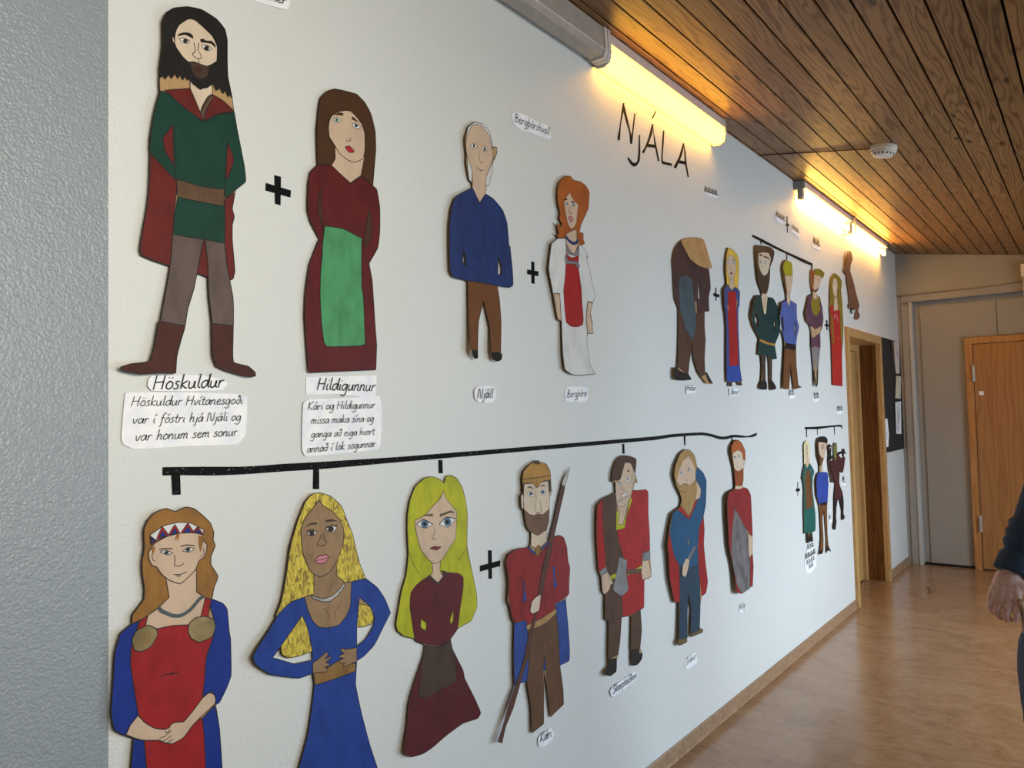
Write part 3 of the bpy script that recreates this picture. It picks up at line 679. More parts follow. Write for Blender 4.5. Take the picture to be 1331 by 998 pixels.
# ------------------------------------------------------------------ the painted paper figures
figure('paper_man', 'tall paper man with long black hair, dark green tunic and brown boots',
 'A 275,150! 275,100 290,65 330,40 400,33 470,48 545,95 585,145 597,200 597,280 600,380 618,470 630,555 645,640 665,740 682,830 688,905 640,945 630,985 B 632,60 622,120 632,160 622,200 622,280 635,430 625,470 605,478 620,560 628,620 628,690 626,760 628,885 700,905 735,935 737,955 690,957 600,930 545,905 525,850 522,760 520,690 505,560 500,460! 445,440! 430,520 400,620 388,700 365,780 345,860 340,940! 240,940 160,945 75,925 65,910 120,893 210,880 245,760 265,670 300,480 312,405! 250,385 170,350 162,320 175,230 195,120 205,0 A 205,960 210,860 212,740 210,700 225,600 245,510 260,455 258,400 265,300 275,220', [
 ('cape', 'maroon', 'A 212,765! 330,885 347,910! B 345,20 330,160 325,260 318,330 312,405! 250,385 170,350 162,320 175,230 195,120 205,0 A 205,960 210,860 | B 583,75! 630,40! 632,60 622,120 632,160 622,200 622,280 635,430 625,470 605,478! 600,430 583,285! | 470,272! 455,400 445,440! 500,460! 507,455 497,330 487,270!', 1),
 ('tunic', 'green', 'A 265,455! 285,457 380,530 470,605! 550,570 632,560! 645,640 665,740 682,830 688,905 640,945 587,990! 583,945! 460,930 345,893! 335,895 240,790 212,765! 210,735 225,600 245,510 | B 350,60! 583,108! 585,180 583,292! 480,274 325,248! 335,150', 2),
 ('cape_lining', 'maroon', 'A 325,622! 275,690 290,760 331,828! 328,730 | 597,705! 615,750 630,800 598,892! 590,890 592,800', 3.2),
 ('sleeve_seam', '~ink', 'A 330,620 340,760 338,890 | 600,700 590,820 585,940', 3.4),
 ('belt', 'belt', 'A 345,893! 460,928 583,945! 580,998! B 580,108! 460,85 350,62! 345,0', 3),
 ('collar', 'maroon', 'A 285,450! 410,441! 440,500 465,565! 475,605! 380,535 | 522,470! 580,505 632,555! 555,568 480,605! 490,560', 3),
 ('neck', 'pale', 'A 412,441! 415,395 518,395 522,470! 490,510 463,562!', 4), ('neckline', 'belt', 'A 522,470! 500,482 472,530 463,562 478,605! 492,545 527,488', 4.2),
 ('hair', 'black', 'A 275,150! 275,100 290,65 330,40 400,33 470,48 545,95 585,145 597,200 597,280 600,380 622,490! 608,470! 602,485! 585,450! 575,468! 560,440! 540,452! 525,420 490,440 430,424 405,392! 398,402! 385,380! 375,400! 360,372! 350,393! 335,368! 318,392! 305,372! 285,395! 275,378! 262,388! 260,340 265,300 275,220', 5, .0015),
 ('face', 'pale', 'A2 440,185 520,130 560,120 610,135 700,210 800,310 850,420 848,560 840,590 740,632 660,605 540,585 480,530 410,430 393,380 392,320 405,250', 6, .0015),
 ('ear', 'pale', 'A2 362,318! 378,320 395,388! 375,372', 6, .0015),
 ('beard', 'black', 'A2 395,420! 480,525 540,582 600,580 660,603 742,633 850,572! 865,700 800,800 740,850 670,887 620,850 560,770 470,650', 7, 0),
 ('moustache_patch', 'darkbrown', 'A2 560,600 640,600 760,640 740,740 660,770 600,720', 7.6, 0),
 ('mouth', 'boot', 'A2 600,655 640,642 692,662 660,693 620,685', 8.4, .0012),
 ('eyebrow', 'black', 'A2 420,312! 440,280 500,265 560,275 592,310 590,337! 560,318 500,292', 7, 0), ('eyebrow', 'black', 'A2 665,342! 700,335 730,355 790,358 830,400 834,437! 790,392 720,378 676,374', 7, 0),
 ('eye', '*iris_brown', 'A2 438,333! 490,328 555,357! 530,385 480,377', 7, 'A2 508,357 26 24'), ('eye', '*iris_brown', 'A2 680,403! 740,407 797,440! 750,466 712,452', 7, 'A2 737,436 28 26'),
 ('nose', '~ink', 'A2 600,378 612,440 608,480 582,500 592,520 640,550 680,543 670,500 645,470 645,420 656,380 | 650,560 652,598', 7, .0018),
 ('trousers', 'taupe', 'B 325,248! 480,274! 470,310 450,420 430,520 400,620 387,703! 262,683! 300,480 315,380 | 487,275! 583,292! 595,400 610,480 625,560 628,620 627,703! 522,692! 505,540 500,400', 2.5),
 ('boot', 'boot', 'B 255,680! 388,705! 365,780 345,860 340,940! 240,940 160,945 75,925 65,910 120,893 210,880 235,800', 3.5), ('boot', 'boot', 'B 520,692! 627,703! 626,760 628,885 700,905 735,935 737,955 690,957 600,930 545,905 525,850 522,760', 3.5)],
 dict(base=.005, L=.010, Rr=.004, T=.003, B=.004, wob=.003))

figure('paper_woman', 'paper woman with straight brown hair and a mint green apron over a dark red dress',
 'C 162,300! 165,250 170,190 180,140 210,110 250,98 300,108 360,125 400,165 430,220 452,310 455,400 447,500 440,580! 460,600 475,690 475,810 465,890 420,970 D 548,215! 568,320 580,500 590,650 597,740 592,900! 400,908 155,918! 145,780 130,560 135,400 160,220 220,60! C 180,860! 130,760 115,700 118,570 130,510 165,475! 162,400', [
 ('dress', 'wine', 'C 165,475! 235,478! 330,568! 385,532! 440,580! 460,600 475,690 475,810 465,890 420,970 D 548,215! 568,320 580,500 590,650 597,740 592,900! 400,908 155,918! 145,780 130,560 135,400 160,220 220,60! C 180,860! 130,760 115,700 118,570 130,510', 1),
 ('armhole', 'brownhair', 'C 180,592! 168,660 168,720 190,782! 184,700 | 422,695! 410,760 398,830 407,892! 432,830 437,770', 2), ('sleeve_seam', '~ink', 'C 192,780 192,850 182,960 | 388,845 410,970', 2.2),
 ('apron', 'mint', 'C 200,781! 290,795 390,845! D 500,60 498,200 500,370 510,420 522,735! 490,745 275,750 255,720 240,600 230,420 235,250 245,150! C 190,870', 3),
 ('hair', 'brownhair', 'C 165,475! 162,400 160,300 165,250 170,190 180,140 210,110 250,98 300,108 360,125 400,165 430,220 452,310 455,400 447,500 440,582! 385,532! 330,500 235,478!', 3),
 ('neck', 'skin', 'C2 195,635! 300,600 490,720! 455,905! 350,980! 270,910 160,805! 197,740', 4), ('face', 'skin', 'C2 140,360 165,310 235,268 300,258 350,264 400,310 460,390 490,480 495,600 490,680 470,742 400,772 330,755 240,685 190,600 140,520 130,430', 5),
 ('eyebrow', 'brownhair', 'C2 188,300! 240,275 280,287! 278,306! 220,306', 6, 0), ('eyebrow', 'brownhair', 'C2 360,332! 375,320 440,380! 365,347!', 6, 0),
 ('eye', '*iris_green', 'C2 172,350! 210,325 253,355! 215,383', 6, 'C2 213,353 17 20'), ('eye', '*iris_blue', 'C2 362,398! 395,385 452,418! 430,442 390,430', 6, 'C2 407,408 18 20'),
 ('nose', '~ink', 'C2 305,545 310,560 340,565 352,545 340,530', 6, .0018), ('mouth', 'mouthred', 'C2 295,622! 340,613 388,662! 370,678 330,670', 6)],
 dict(base=.004, L=.005, Rr=.003, wob=.002))

figure('paper_man', 'bald smiling paper man in a navy sweater and brown trousers',
 'F 250,200 275,130 320,102 380,120 420,165 440,240 450,285 475,285 478,320 460,370 450,380 440,470 420,555 400,565 395,620! 450,655 520,740 550,830 565,998 G 490,0 505,150 508,240 485,255 410,245! 425,330 435,470 432,650! 440,670 435,700 415,710 385,700 372,650! 365,500 325,335! 295,470 290,640 290,690 270,690 250,665 240,640 235,480 228,215! 140,190 120,150 115,0 F 135,850 150,720 180,640 300,575! 295,540 275,515 255,400 255,325 245,230 ^ G 203,20! 196,85 205,110 220,126! 212,60 ^ G 420,60! 413,170 428,180 437,165 437,130', [
 ('hair', 'white', 'F 250,232! 270,140 320,104 380,120 420,165 446,282! 300,300 | 257,318! 270,360 298,420 296,540! 275,515 | 452,372! 440,470 420,555 400,565! 398,490 430,430', 1, .0018),
 ('ear', 'tan', 'F 443,290! 462,280 478,300 470,340 452,375!', 1), ('face', 'skin', 'F 255,225 290,138 330,117 380,142 420,202 435,270 447,310 448,360 430,430 402,490 395,620! 353,682! 300,580! 298,450 265,360 252,280', 2, .0018),
 ('eye', '*iris_brown', 'F 283,272! 310,254 336,280! 310,297', 3, 'F 311,274 7 15'), ('eye', '*iris_brown', 'F 370,290! 388,275 408,302! 390,320', 3, 'F 389,298 7 15'),
 ('nose', '~olskin', 'F 345,330 350,370 362,400 378,388', 3, .003), ('mouth', '~ink', 'F 333,425 345,445 362,453 378,448', 3, .0022),
 ('sweater', 'navy', 'F 300,575! 353,685! 393,622! 450,655 520,740 550,830 565,998 G 490,0 505,150 508,240 485,255 410,245! 320,225 228,212! 140,190 120,150 115,0 F 135,850 150,720 180,640 ^ G 203,20! 196,85 205,110 220,126! 212,60 ^ G 420,60! 413,170 428,180 437,165 437,130', 2.5),
 ('trousers', 'brown', 'G 228,210! 410,243! 425,330 435,470 432,655! 370,655! 365,500 325,335! 295,470 288,643! 245,640! 235,480', 1.5), ('shoe', 'black', 'G 252,643! 290,643! 290,690 270,692', 1.5), ('shoe', 'black', 'G 374,655! 420,655 440,672 435,700 415,710 385,700', 1.5)],
 dict(base=.005, L=.010, B=.016, T=.003, wob=.002))

figure('paper_woman', 'paper woman with orange hair and a white dress with a red front',
 'F2 115,200 130,130 180,75 240,68 275,110 345,125 400,170 430,230 425,330 420,390 380,480 345,560 335,630 370,635! 370,700 385,740! 350,757! 390,810 420,890 440,998 G 960,60 985,170 1015,310 1000,350! 985,400 1000,480 990,510 1005,540! 970,538! 966,560 965,600 985,740 1018,788! 910,797 870,790 830,760 815,650 808,462! 785,455 770,380 755,290! 735,180 740,0 F2 25,998 40,850 55,740 120,688! 100,640! 125,655! 105,530! 145,570 158,545 130,490 140,440 120,350 112,270', [
 ('dress', 'white', 'F2 120,688! 192,688! 250,850 330,760! 350,757! 390,810 420,890 440,998 G 960,60 985,170 1015,310 1003,347! 968,340! 958,450 966,520 965,600 985,740 1018,788! 910,797 870,790 830,760 815,650 808,462! 802,380 798,293! 755,290! 735,180 740,0 F2 25,998 40,850 55,740', 1, .002),
 ('arm', 'skin', 'G 762,290! 797,297! 800,380 806,458! 785,448 772,380', 1.5), ('arm', 'skin', 'G 970,343! 1000,352! 985,420 998,490 1004,540! 970,536! 962,450', 1.5),
 ('red_front', 'red', 'F2 195,835! 250,880 325,865! 330,998 G 912,130 922,200 930,260 935,350 943,450 938,482 910,498 870,496 838,472 828,400 820,280 830,180 834,110 F2 185,998', 2, .0012),
 ('neck', 'skin', 'F2 205,600! 300,540! 302,700 315,765! 280,842 240,820 195,720!', 2), ('collar', 'grey', 'F2 192,690! 205,740 245,820 280,842 305,800 328,765! 330,870! 290,865 240,850 200,835!', 2.6, .0012),
 ('necklace', '~navy', 'F2 197,672 225,710 260,735 290,738 316,712', 3.4, .012), ('chain', 'grey', 'F2 185,870 205,858 218,905 265,912 320,925 336,975 312,985 295,950 250,945 200,942', 3, .0012),
 ('hair', 'orange', 'F2 115,200 130,130 180,75 240,68 275,110 345,125 400,170 430,230 425,330 420,390 380,480 345,560 335,630 370,635! 370,700 385,740! 345,755! 318,700 300,600 205,640 195,682! 120,686! 100,640! 125,655! 105,530! 145,570 158,545 130,490 140,440 120,350 112,270', 3),
 ('face', 'skin', 'F2 235,228! 252,270 280,315 318,350 310,440 300,540 275,582 250,595 225,565 210,520 185,400 178,320 205,270', 4, .0016),
 ('eyebrow', 'black', 'F2 175,302! 200,290 217,300! 190,310', 5, 0), ('eyebrow', 'black', 'F2 245,315! 270,318 287,342! 255,328', 5, 0),
 ('eye', '*iris_blue', 'F2 183,332! 205,316 224,347! 205,360', 5, 'F2 206,340 9 12'), ('eye', '*iris_blue', 'F2 250,350! 270,335 291,352! 270,370', 5, 'F2 272,354 9 11'),
 ('nose', '~ink', 'F2 237,370 225,425 238,435 | 240,440 252,440 248,420', 5, .0025), ('mouth', 'pink', 'F2 222,478 245,465 268,497 250,526 232,512', 5)],
 dict(base=.005, L=.013, B=.010, wob=.002))

figure('paper_woman', 'paper woman with a zigzag headband, light brown hair and two gold brooches',
 'H 265,260 290,200 340,145 420,115 490,138! 560,105 620,115 680,160 740,220 765,290 760,340 775,385 745,460 745,520 795,605 765,690 752,768! 830,800 860,840 875,998 I 815,200 818,420 790,500 745,590 722,603! 745,750 762,998 775,1250! 190,1250! 195,998 210,815! 150,795 90,760 70,660 85,430 95,280 130,160 200,100! H 175,945 180,880 260,770 265,690 250,580 248,500 265,400 262,300', [
 ('hair', 'lightbrown', 'H 175,945! 180,880 260,770 265,690 250,580 248,500 265,400 262,300 265,260 290,200 340,145 420,115 490,138! 560,105 620,115 680,160 740,220 765,290 760,340 775,385 745,460 745,520 795,605 765,690 752,768! 640,770 300,890', 1),
 ('chest', 'skin', 'H 420,620! 640,560! 640,715! 702,757! 680,890 590,960! 470,975 360,985! 270,965! 290,885! 360,835 442,755!', 2),
 ('face', 'skin', 'H 340,365 420,320 520,292 600,290 680,298 692,350 715,372 710,430 690,470 660,490 630,560 560,630 520,658 440,630 390,590 350,535 320,525 298,480 295,430 320,395', 3),
 ('hair_tuft', 'lightbrown', 'H 652,308! 692,318 685,370 668,432! 655,380 | 318,400! 342,390 335,430 322,462! | 495,300! 520,300! 505,360! 500,330! 480,350!', 3.6, 0),
 ('headband', 'white/scarlet/royal', 'H 308,305! 400,242 510,215 600,222 692,270! 688,305! 600,287 500,297 400,325 310,378! / H 306,312! 352,348! 312,378! | 348,345! 392,243! 440,306! | 437,307! 484,228! 522,295! | 524,294! 577,219! 622,288! | 610,287! 648,245! 690,303! / H 312,325! 340,346! 314,366! | 372,325! 394,278! 420,310! | 460,300! 484,258! 504,295! | 545,290! 577,248! 602,285! | 628,287! 650,262! 672,296!', 4, .0015),
 ('eyebrow', '~brownhair', 'H 372,412 400,405 467,405', 4, .0025), ('eyebrow', '~brownhair', 'H 525,387 570,378 625,383', 4, .0025),
 ('eye', '*steelgrey', 'H 376,427! 420,416 472,437! 430,449', 4, 'H 424,433 17 13'), ('eye', '*steelgrey', 'H 538,422! 580,394 628,405! 588,429', 4, 'H 578,410 19 16'),
 ('nose', '~ink', 'H 480,450 485,490 480,520 495,530 530,525 550,510', 4, .0016), ('mouth', '~ink', 'H 475,590 510,592 540,585 570,570 | 495,602 525,600', 4, .0018), ('ear_line', '~ink', 'H 318,450 325,485 342,495 | 690,400 695,440 670,465', 4, .0014),
 ('necklace', '~steelgrey', 'H 365,828 390,855 425,870 460,885 500,890 530,885 560,870 595,845 630,805 660,770 692,745', 4, .0075),
 ('dress', 'royal', 'I 248,85! 195,250 190,350 215,520 240,670! 165,790! 150,795 90,760 70,660 85,430 95,280 130,160 200,100 | 683,-25! H 748,766! 830,800 860,840 875,998 I 815,200 818,420 790,500 745,590 722,603! 722,560 700,522 650,545 638,562! 650,480 665,300 700,200 720,110 | 210,815! 275,828! 290,998 300,1250! 190,1250! 195,998 | 638,690! 716,608! 745,750 762,998 775,1250! 665,1250! 660,998 650,800', 2.5),
 ('dress_front', 'scarlet', 'H 225,932! 292,883! 275,960 280,990! I 360,130! 450,110 562,105! H 672,888! 705,758! 748,770! 725,895 I 720,110 700,200 665,300 655,420 640,562! 590,640 540,700 640,690! 650,800 660,998 665,1250! 300,1250! 290,998 275,828! 290,740 240,670! 215,520 190,350 195,250', 3),
 ('arm', 'skin', 'I 163,790! 190,730 238,670! 280,715 340,750 400,758 430,748 450,722 480,712 522,710 590,630 640,562 680,530 712,540 722,570 718,597 640,670 580,730 520,810 450,848 400,840 370,826 270,826 215,812', 4.5),
 ('finger_line', '~ink', 'I 405,770 420,778 440,757 | 370,815 405,800 442,768 | 385,835 415,820 447,795 | 410,845 435,832 457,815', 5.2, .0016), ('fold', '~ink', 'I 372,427 430,411 490,403 | 430,416 460,412', 4, .0018),
 ('brooch', 'gold', 'I 200,200 225,145 300,107 350,130 362,165 320,240 260,272 215,262', 5), ('brooch', 'gold', 'I 552,120 560,95 600,60 660,52 710,75 720,120 700,180 620,215 570,190 550,150', 5), ('brooch_ring', '~goldbrown', 'I 250,200 265,165 300,155 312,185 295,215 260,222', 5.8, .003)],
 dict(base=.004, L=.010, T=.004, wob=.003))

figure('paper_woman', 'paper woman with wavy yellow hair and hands on the hips of her long blue gown',
 'J 385,160 430,110 480,102 550,125 620,190 650,270 690,370 715,480 740,570 775,657! 850,715 900,790 937,880! K 860,110 800,230 735,300 690,330! 683,480 720,660 770,850 818,998 870,1200! 270,1200! 330,998 385,790 410,620 425,480 415,408! 330,438 150,415 60,355 42,310 70,250 150,130 200,40! J 190,905! 230,800 260,640 285,460 330,300 ^ K 165,310! 218,238! 225,290 260,312 330,300 412,265! 415,325! 300,350! ^ K 690,120! 730,118 780,100 795,75! 798,55! 803,70 785,130 740,200 690,240!', [
 ('hair', 'yellow', 'J 190,905! 230,800 260,640 285,460 330,300 385,160 430,110 480,102 550,125 620,190 650,270 690,370 715,480 740,570 775,657! 640,690 440,780 370,790! | K 216,240! 350,45! 392,60! 418,268! 330,300 260,312 225,290 | 684,-30! 740,-20 783,0 795,70 780,100 730,118 686,120!', 1, .0018),
 ('dress', 'cobalt', 'J 378,778! 400,860 430,930 470,970 530,977 600,960 650,900 675,840 683,678! 775,657! 850,715 900,790 937,880! K 860,110 800,230 735,300 690,330! 683,480 720,660 770,850 818,998 870,1200! 270,1200! 330,998 385,790 410,620 425,480 415,408! 330,438 150,415 60,355 42,310 70,250 150,130 200,40! J 290,810 ^ K 165,310! 350,48! 385,130 412,265 415,325! 300,350! ^ J 735,782! 800,835 822,880 K 803,70 785,130 740,200 690,240! 690,115!', 2),
 ('chest', 'olskin', 'J 378,776! 440,758! 440,615! 585,560! 590,640 640,683! 683,680! 675,840 650,900 600,960 530,977 470,972 430,930 400,860', 3), ('face', 'olskin', 'J 470,150! 500,185 560,222 610,282 632,340 630,420 590,540 540,620 480,648 420,615 370,500 355,340 380,270 430,205', 4),
 ('chest_line', '~brownhair', 'J 500,850 525,870 540,920 | 605,830 580,865 570,920', 4, .0014), ('necklace', 'silver', 'J 420,768! 500,787 560,770 610,720 633,685! 642,702! 600,762 540,806 490,808 432,786!', 4),
 ('eyebrow', 'darkbrown', 'J 375,325! 420,297 460,293! 458,308! 420,310', 5, 0), ('eyebrow', 'darkbrown', 'J 513,280! 555,272 602,288! 560,287 514,294!', 5, 0),
 ('eye', '*iris_brown', 'J 395,367! 420,345 460,357! 430,384', 5, 'J 426,364 17 17'), ('eye', '*iris_brown', 'J 515,338! 550,313 590,325! 560,358', 5, 'J 550,336 19 19'), ('eyelash', '~ink', 'J 395,366 420,344 460,356 | 403,352 396,343 | 415,343 412,335 | 433,342 435,333 | 515,336 550,312 590,324 | 525,324 520,315 | 560,313 560,304 | 580,318 588,308', 7, .0024),
 ('nose', '~ink', 'J 487,370 481,395 460,435 470,445 510,440 523,420 505,405 500,370', 5, .0018), ('mouth', 'pink', 'J 443,540! 478,507 500,510 515,499 537,520! 515,550 485,562 455,555', 5), ('lip_line', '~ink', 'J 447,543 485,535 533,522', 6, .0016),
 ('belt', 'goldbrown', 'K 420,402! 510,370 580,325! 600,340 684,348! 680,395! 560,440 430,482!', 3),
 ('hand', 'olskin', 'K 415,345! 460,310 500,275 512,285 490,322! 525,300 528,312 495,342! 520,346 515,360 490,370! 510,382 500,400! 470,400 416,406!', 4), ('hand', 'olskin', 'K 690,248! 620,258 595,250 590,265 612,285! 585,294 580,310 610,313! 580,330 590,346 615,343! 605,362 620,366 660,345 690,335!', 4)],
 dict(base=.004, L=.016, T=.003, wob=.003))

figure('paper_woman', 'paper woman with long lime yellow hair in a dark red dress with a brown apron',
 'L 150,340 165,250 200,160 260,105 310,97 360,115 385,140! 400,95 430,88 470,110 505,170 525,250 537,340 535,550 560,680 595,850 600,940 590,985 M 570,10 540,80 460,125! 410,195! 425,260 490,390 500,440 560,560 600,655 580,690 490,720 380,800 300,870 240,910 160,930 118,900 140,740 150,600 180,480 240,300 250,232! 200,210 185,190! 120,175 80,140 72,100 85,0 L 90,960 110,840 140,740 155,600 148,450', [
 ('hair', 'chartreuse', 'L 150,340 165,250 200,160 260,105 310,97 360,115 385,140! 400,95 430,88 470,110 505,170 525,250 537,340 535,550 560,680 595,850 600,940 590,985 M 570,10 540,80 460,125! 300,100 187,192! 120,175 80,140 72,100 85,0 L 90,960 110,840 140,740 155,600 148,450', 1, .0018),
 ('hair_line', '~ink', 'L 160,590 185,660 225,730 | 522,570 500,610 480,640 | 530,550 540,600', 1.8, .0015),
 ('sweater', 'burgundy', 'L 280,745! 345,797! 400,718! 480,725 510,750 510,820 490,998 M 470,10 455,130 410,197! 390,215 330,237 260,227 200,210 185,180 165,50 158,0 L 165,900 170,850 210,795 ^ M 228,70! 225,120 258,146! 260,95 ^ M 430,10! 408,70 410,102! 428,80', 2, .0014),
 ('neck', 'skin', 'L 305,640! 362,640! 360,710 380,742! 345,796! 292,747! 312,715', 2.5), ('collar', 'darkbrown', 'L 278,748! 292,735! 345,782 380,742! 368,705! 398,712! 402,722! 346,800!', 3, .0012),
 ('face', 'skin', 'L 382,190! 400,240 440,290 468,322! 465,420 460,500 420,560 370,640 320,662 280,630 235,570 215,500 200,430 195,380! 260,350 320,280 360,240', 3, .0016),
 ('skirt', 'burgundy2', 'M 250,230! 330,242 412,198! 425,260 490,390 500,440 560,560 600,655 580,690 490,720 380,800 300,870 240,910 160,930 120,902 140,740 150,600 180,480 240,300', 2, .0012),
 ('apron', 'darkbrown', 'M 252,234! 330,246 412,205! 440,330 450,455! 350,510 285,548 250,562 213,557! 230,360', 3, .001),
 ('eyebrow', 'olive', 'L 248,347! 312,339! 312,353!', 4, .0012), ('eyebrow', 'olive', 'L 358,343! 430,318 456,332! 425,330 360,356!', 4, .0012),
 ('eye', '*iris_blue', 'L 207,407! 250,374 314,406! 262,432', 4, 'L 260,403 25 27'), ('eye', '*iris_blue', 'L 355,406! 400,360 462,370! 412,426', 4, 'L 408,391 24 30'), ('eyelash', '~ink', 'L 207,407 250,374 314,406 | 355,406 400,360 462,370', 5.6, .0026),
 ('nose', '~ink', 'L 324,425 325,460 308,490 318,504 336,495', 4, .0016), ('mouth', 'lipred', 'L 292,562! 325,549 345,553 368,552! 335,573', 4)],
 dict(base=.004, L=.006, B=.007, wob=.003))

figure('paper_man', 'bearded paper man with a gold helmet holding a long spear',
 'N 248,240! 245,210 255,160 290,120 322,100 330,92 352,95 358,108 400,115 425,160 430,240 437,290 422,330 418,480 400,550 400,612! 440,610 480,580 510,590 530,650 540,740 553,800 548,900 O 515,10 500,40! 515,200 525,350 522,420 465,450! 485,600 488,690! 405,770! 385,600 365,480! 365,640 365,810! 290,870! 285,700 260,545! 185,572! 180,400 185,190! 170,165 160,100 N 150,998 155,880 140,740 170,700 230,670 292,652! 302,600 300,560 270,510 255,410 240,403 235,320 248,305', [
 ('cape', 'blue', 'O 183,187! 262,170! 265,260 275,542! 185,572! 180,400 | 438,70! 500,40! 515,200 525,350 522,420 465,450! 455,250 | 368,383! 385,480! 356,480!', 1),
 ('tunic', 'crimson', 'N2 335,155! 380,210 420,230 520,110! 560,70 620,40 660,60 690,150 700,270 720,350 705,450 710,580 650,630 575,675! 590,720! 450,810 320,872! 312,825! 210,850 180,790 165,700 150,600 155,460 130,300 150,220 210,175 270,160', 2),
 ('cape_slit', 'blue', 'N2 265,432! 295,490 315,640 282,660! 292,520 | 560,332! 580,326! 578,440 602,500 570,537!', 2.7, .0014), ('sleeve_seam', '~ink', 'N2 250,432 278,450 285,560 272,660 | 280,662 360,640', 3.4, .0014),
 ('trousers', 'trouser', 'O 265,230! 440,110! 455,250 465,450 485,600 488,690! 405,770! 385,600 370,383! 360,500 365,640 365,810! 290,870! 285,700 262,560 275,400', 2), ('belt', 'sand', 'N2 316,872! 450,812 590,718! 592,760 500,850 400,900 320,917!', 3),
 ('neck', 'pale', 'N 302,550! 402,545! 402,612! 370,650 345,668 300,645!', 3), ('collar', 'blue', 'N2 332,158! 346,147! 400,200 450,165 515,95! 524,112! 450,182 400,217 370,207', 3.5, .0014), ('brooch', 'goldbrown', 'N2 398,172 415,140 435,130 450,160 445,200 420,232 400,215', 4.2),
 ('ear', 'pale', 'N 235,320 248,308 252,405! 240,402 | 423,285 437,293 424,318', 2.6), ('face', 'pale', 'N 247,245! 340,238 425,222! 422,330 416,440 380,500 300,500 258,420 250,320', 3, .0016),
 ('hair', 'darkbrown', 'N 410,225! 429,218! 429,290 418,305! | 247,245! 258,245! 254,330! 248,310!', 3.6, 0), ('beard', 'beard', 'N 255,408! 290,440 320,447 345,438 375,442 418,408! 418,480 400,540 345,578 290,550 270,510', 4, .0012), ('mouth', '~darkbrown', 'N 310,478 340,466 380,470', 4.8, .003),
 ('helmet', 'helmet', 'N 248,242! 245,210 255,160 290,120 325,100 355,100 400,115 425,160 430,218! 395,222 365,235 350,262 335,268 325,258 310,235 280,238', 4), ('helmet_knob', 'spear', 'N 320,115! 330,93 352,95 357,115!', 4.5), ('helmet_band', '~spear', 'N 247,212 300,208 360,200 429,188 | 335,205 335,262', 4.8, .003),
 ('eyebrow', 'beard', 'N 274,272! 298,257 322,284! 298,270', 4, 0), ('eyebrow', 'beard', 'N 357,267! 378,247 402,257! 380,258', 4, 0), ('eye', '*iris_blue', 'N 277,305! 298,288 320,320! 300,330', 4, 'N 300,307 11 12'), ('eye', '*iris_blue', 'N 358,300! 378,281 396,300! 378,318', 4, 'N 377,298 11 12'),
 ('nose', '~beard', 'N 327,285 335,340 325,410 338,430 360,430 370,418 355,350', 4, .0022),
 ('spear', 'spear/silver', 'N 553,130! 508,220 500,250 480,330 445,490 420,590 400,690 370,820 345,975 O 310,140 290,190 265,290 245,400 215,500 180,600 150,690 110,830 80,920! 108,930! 130,830 175,720 210,600 240,490 270,400 300,240 325,125 N 375,960 400,830 430,690 450,590 485,430 515,300 522,260 535,210 / N 553,130! 508,220 499,248! 522,264! 537,210', 5, .0014),
 ('hand', 'pale', 'N2 366,652! 400,615 440,588! 449,600 440,690 430,738 370,770! 350,742', 6.5)],
 dict(base=.005, L=.012, T=.003, wob=.003))

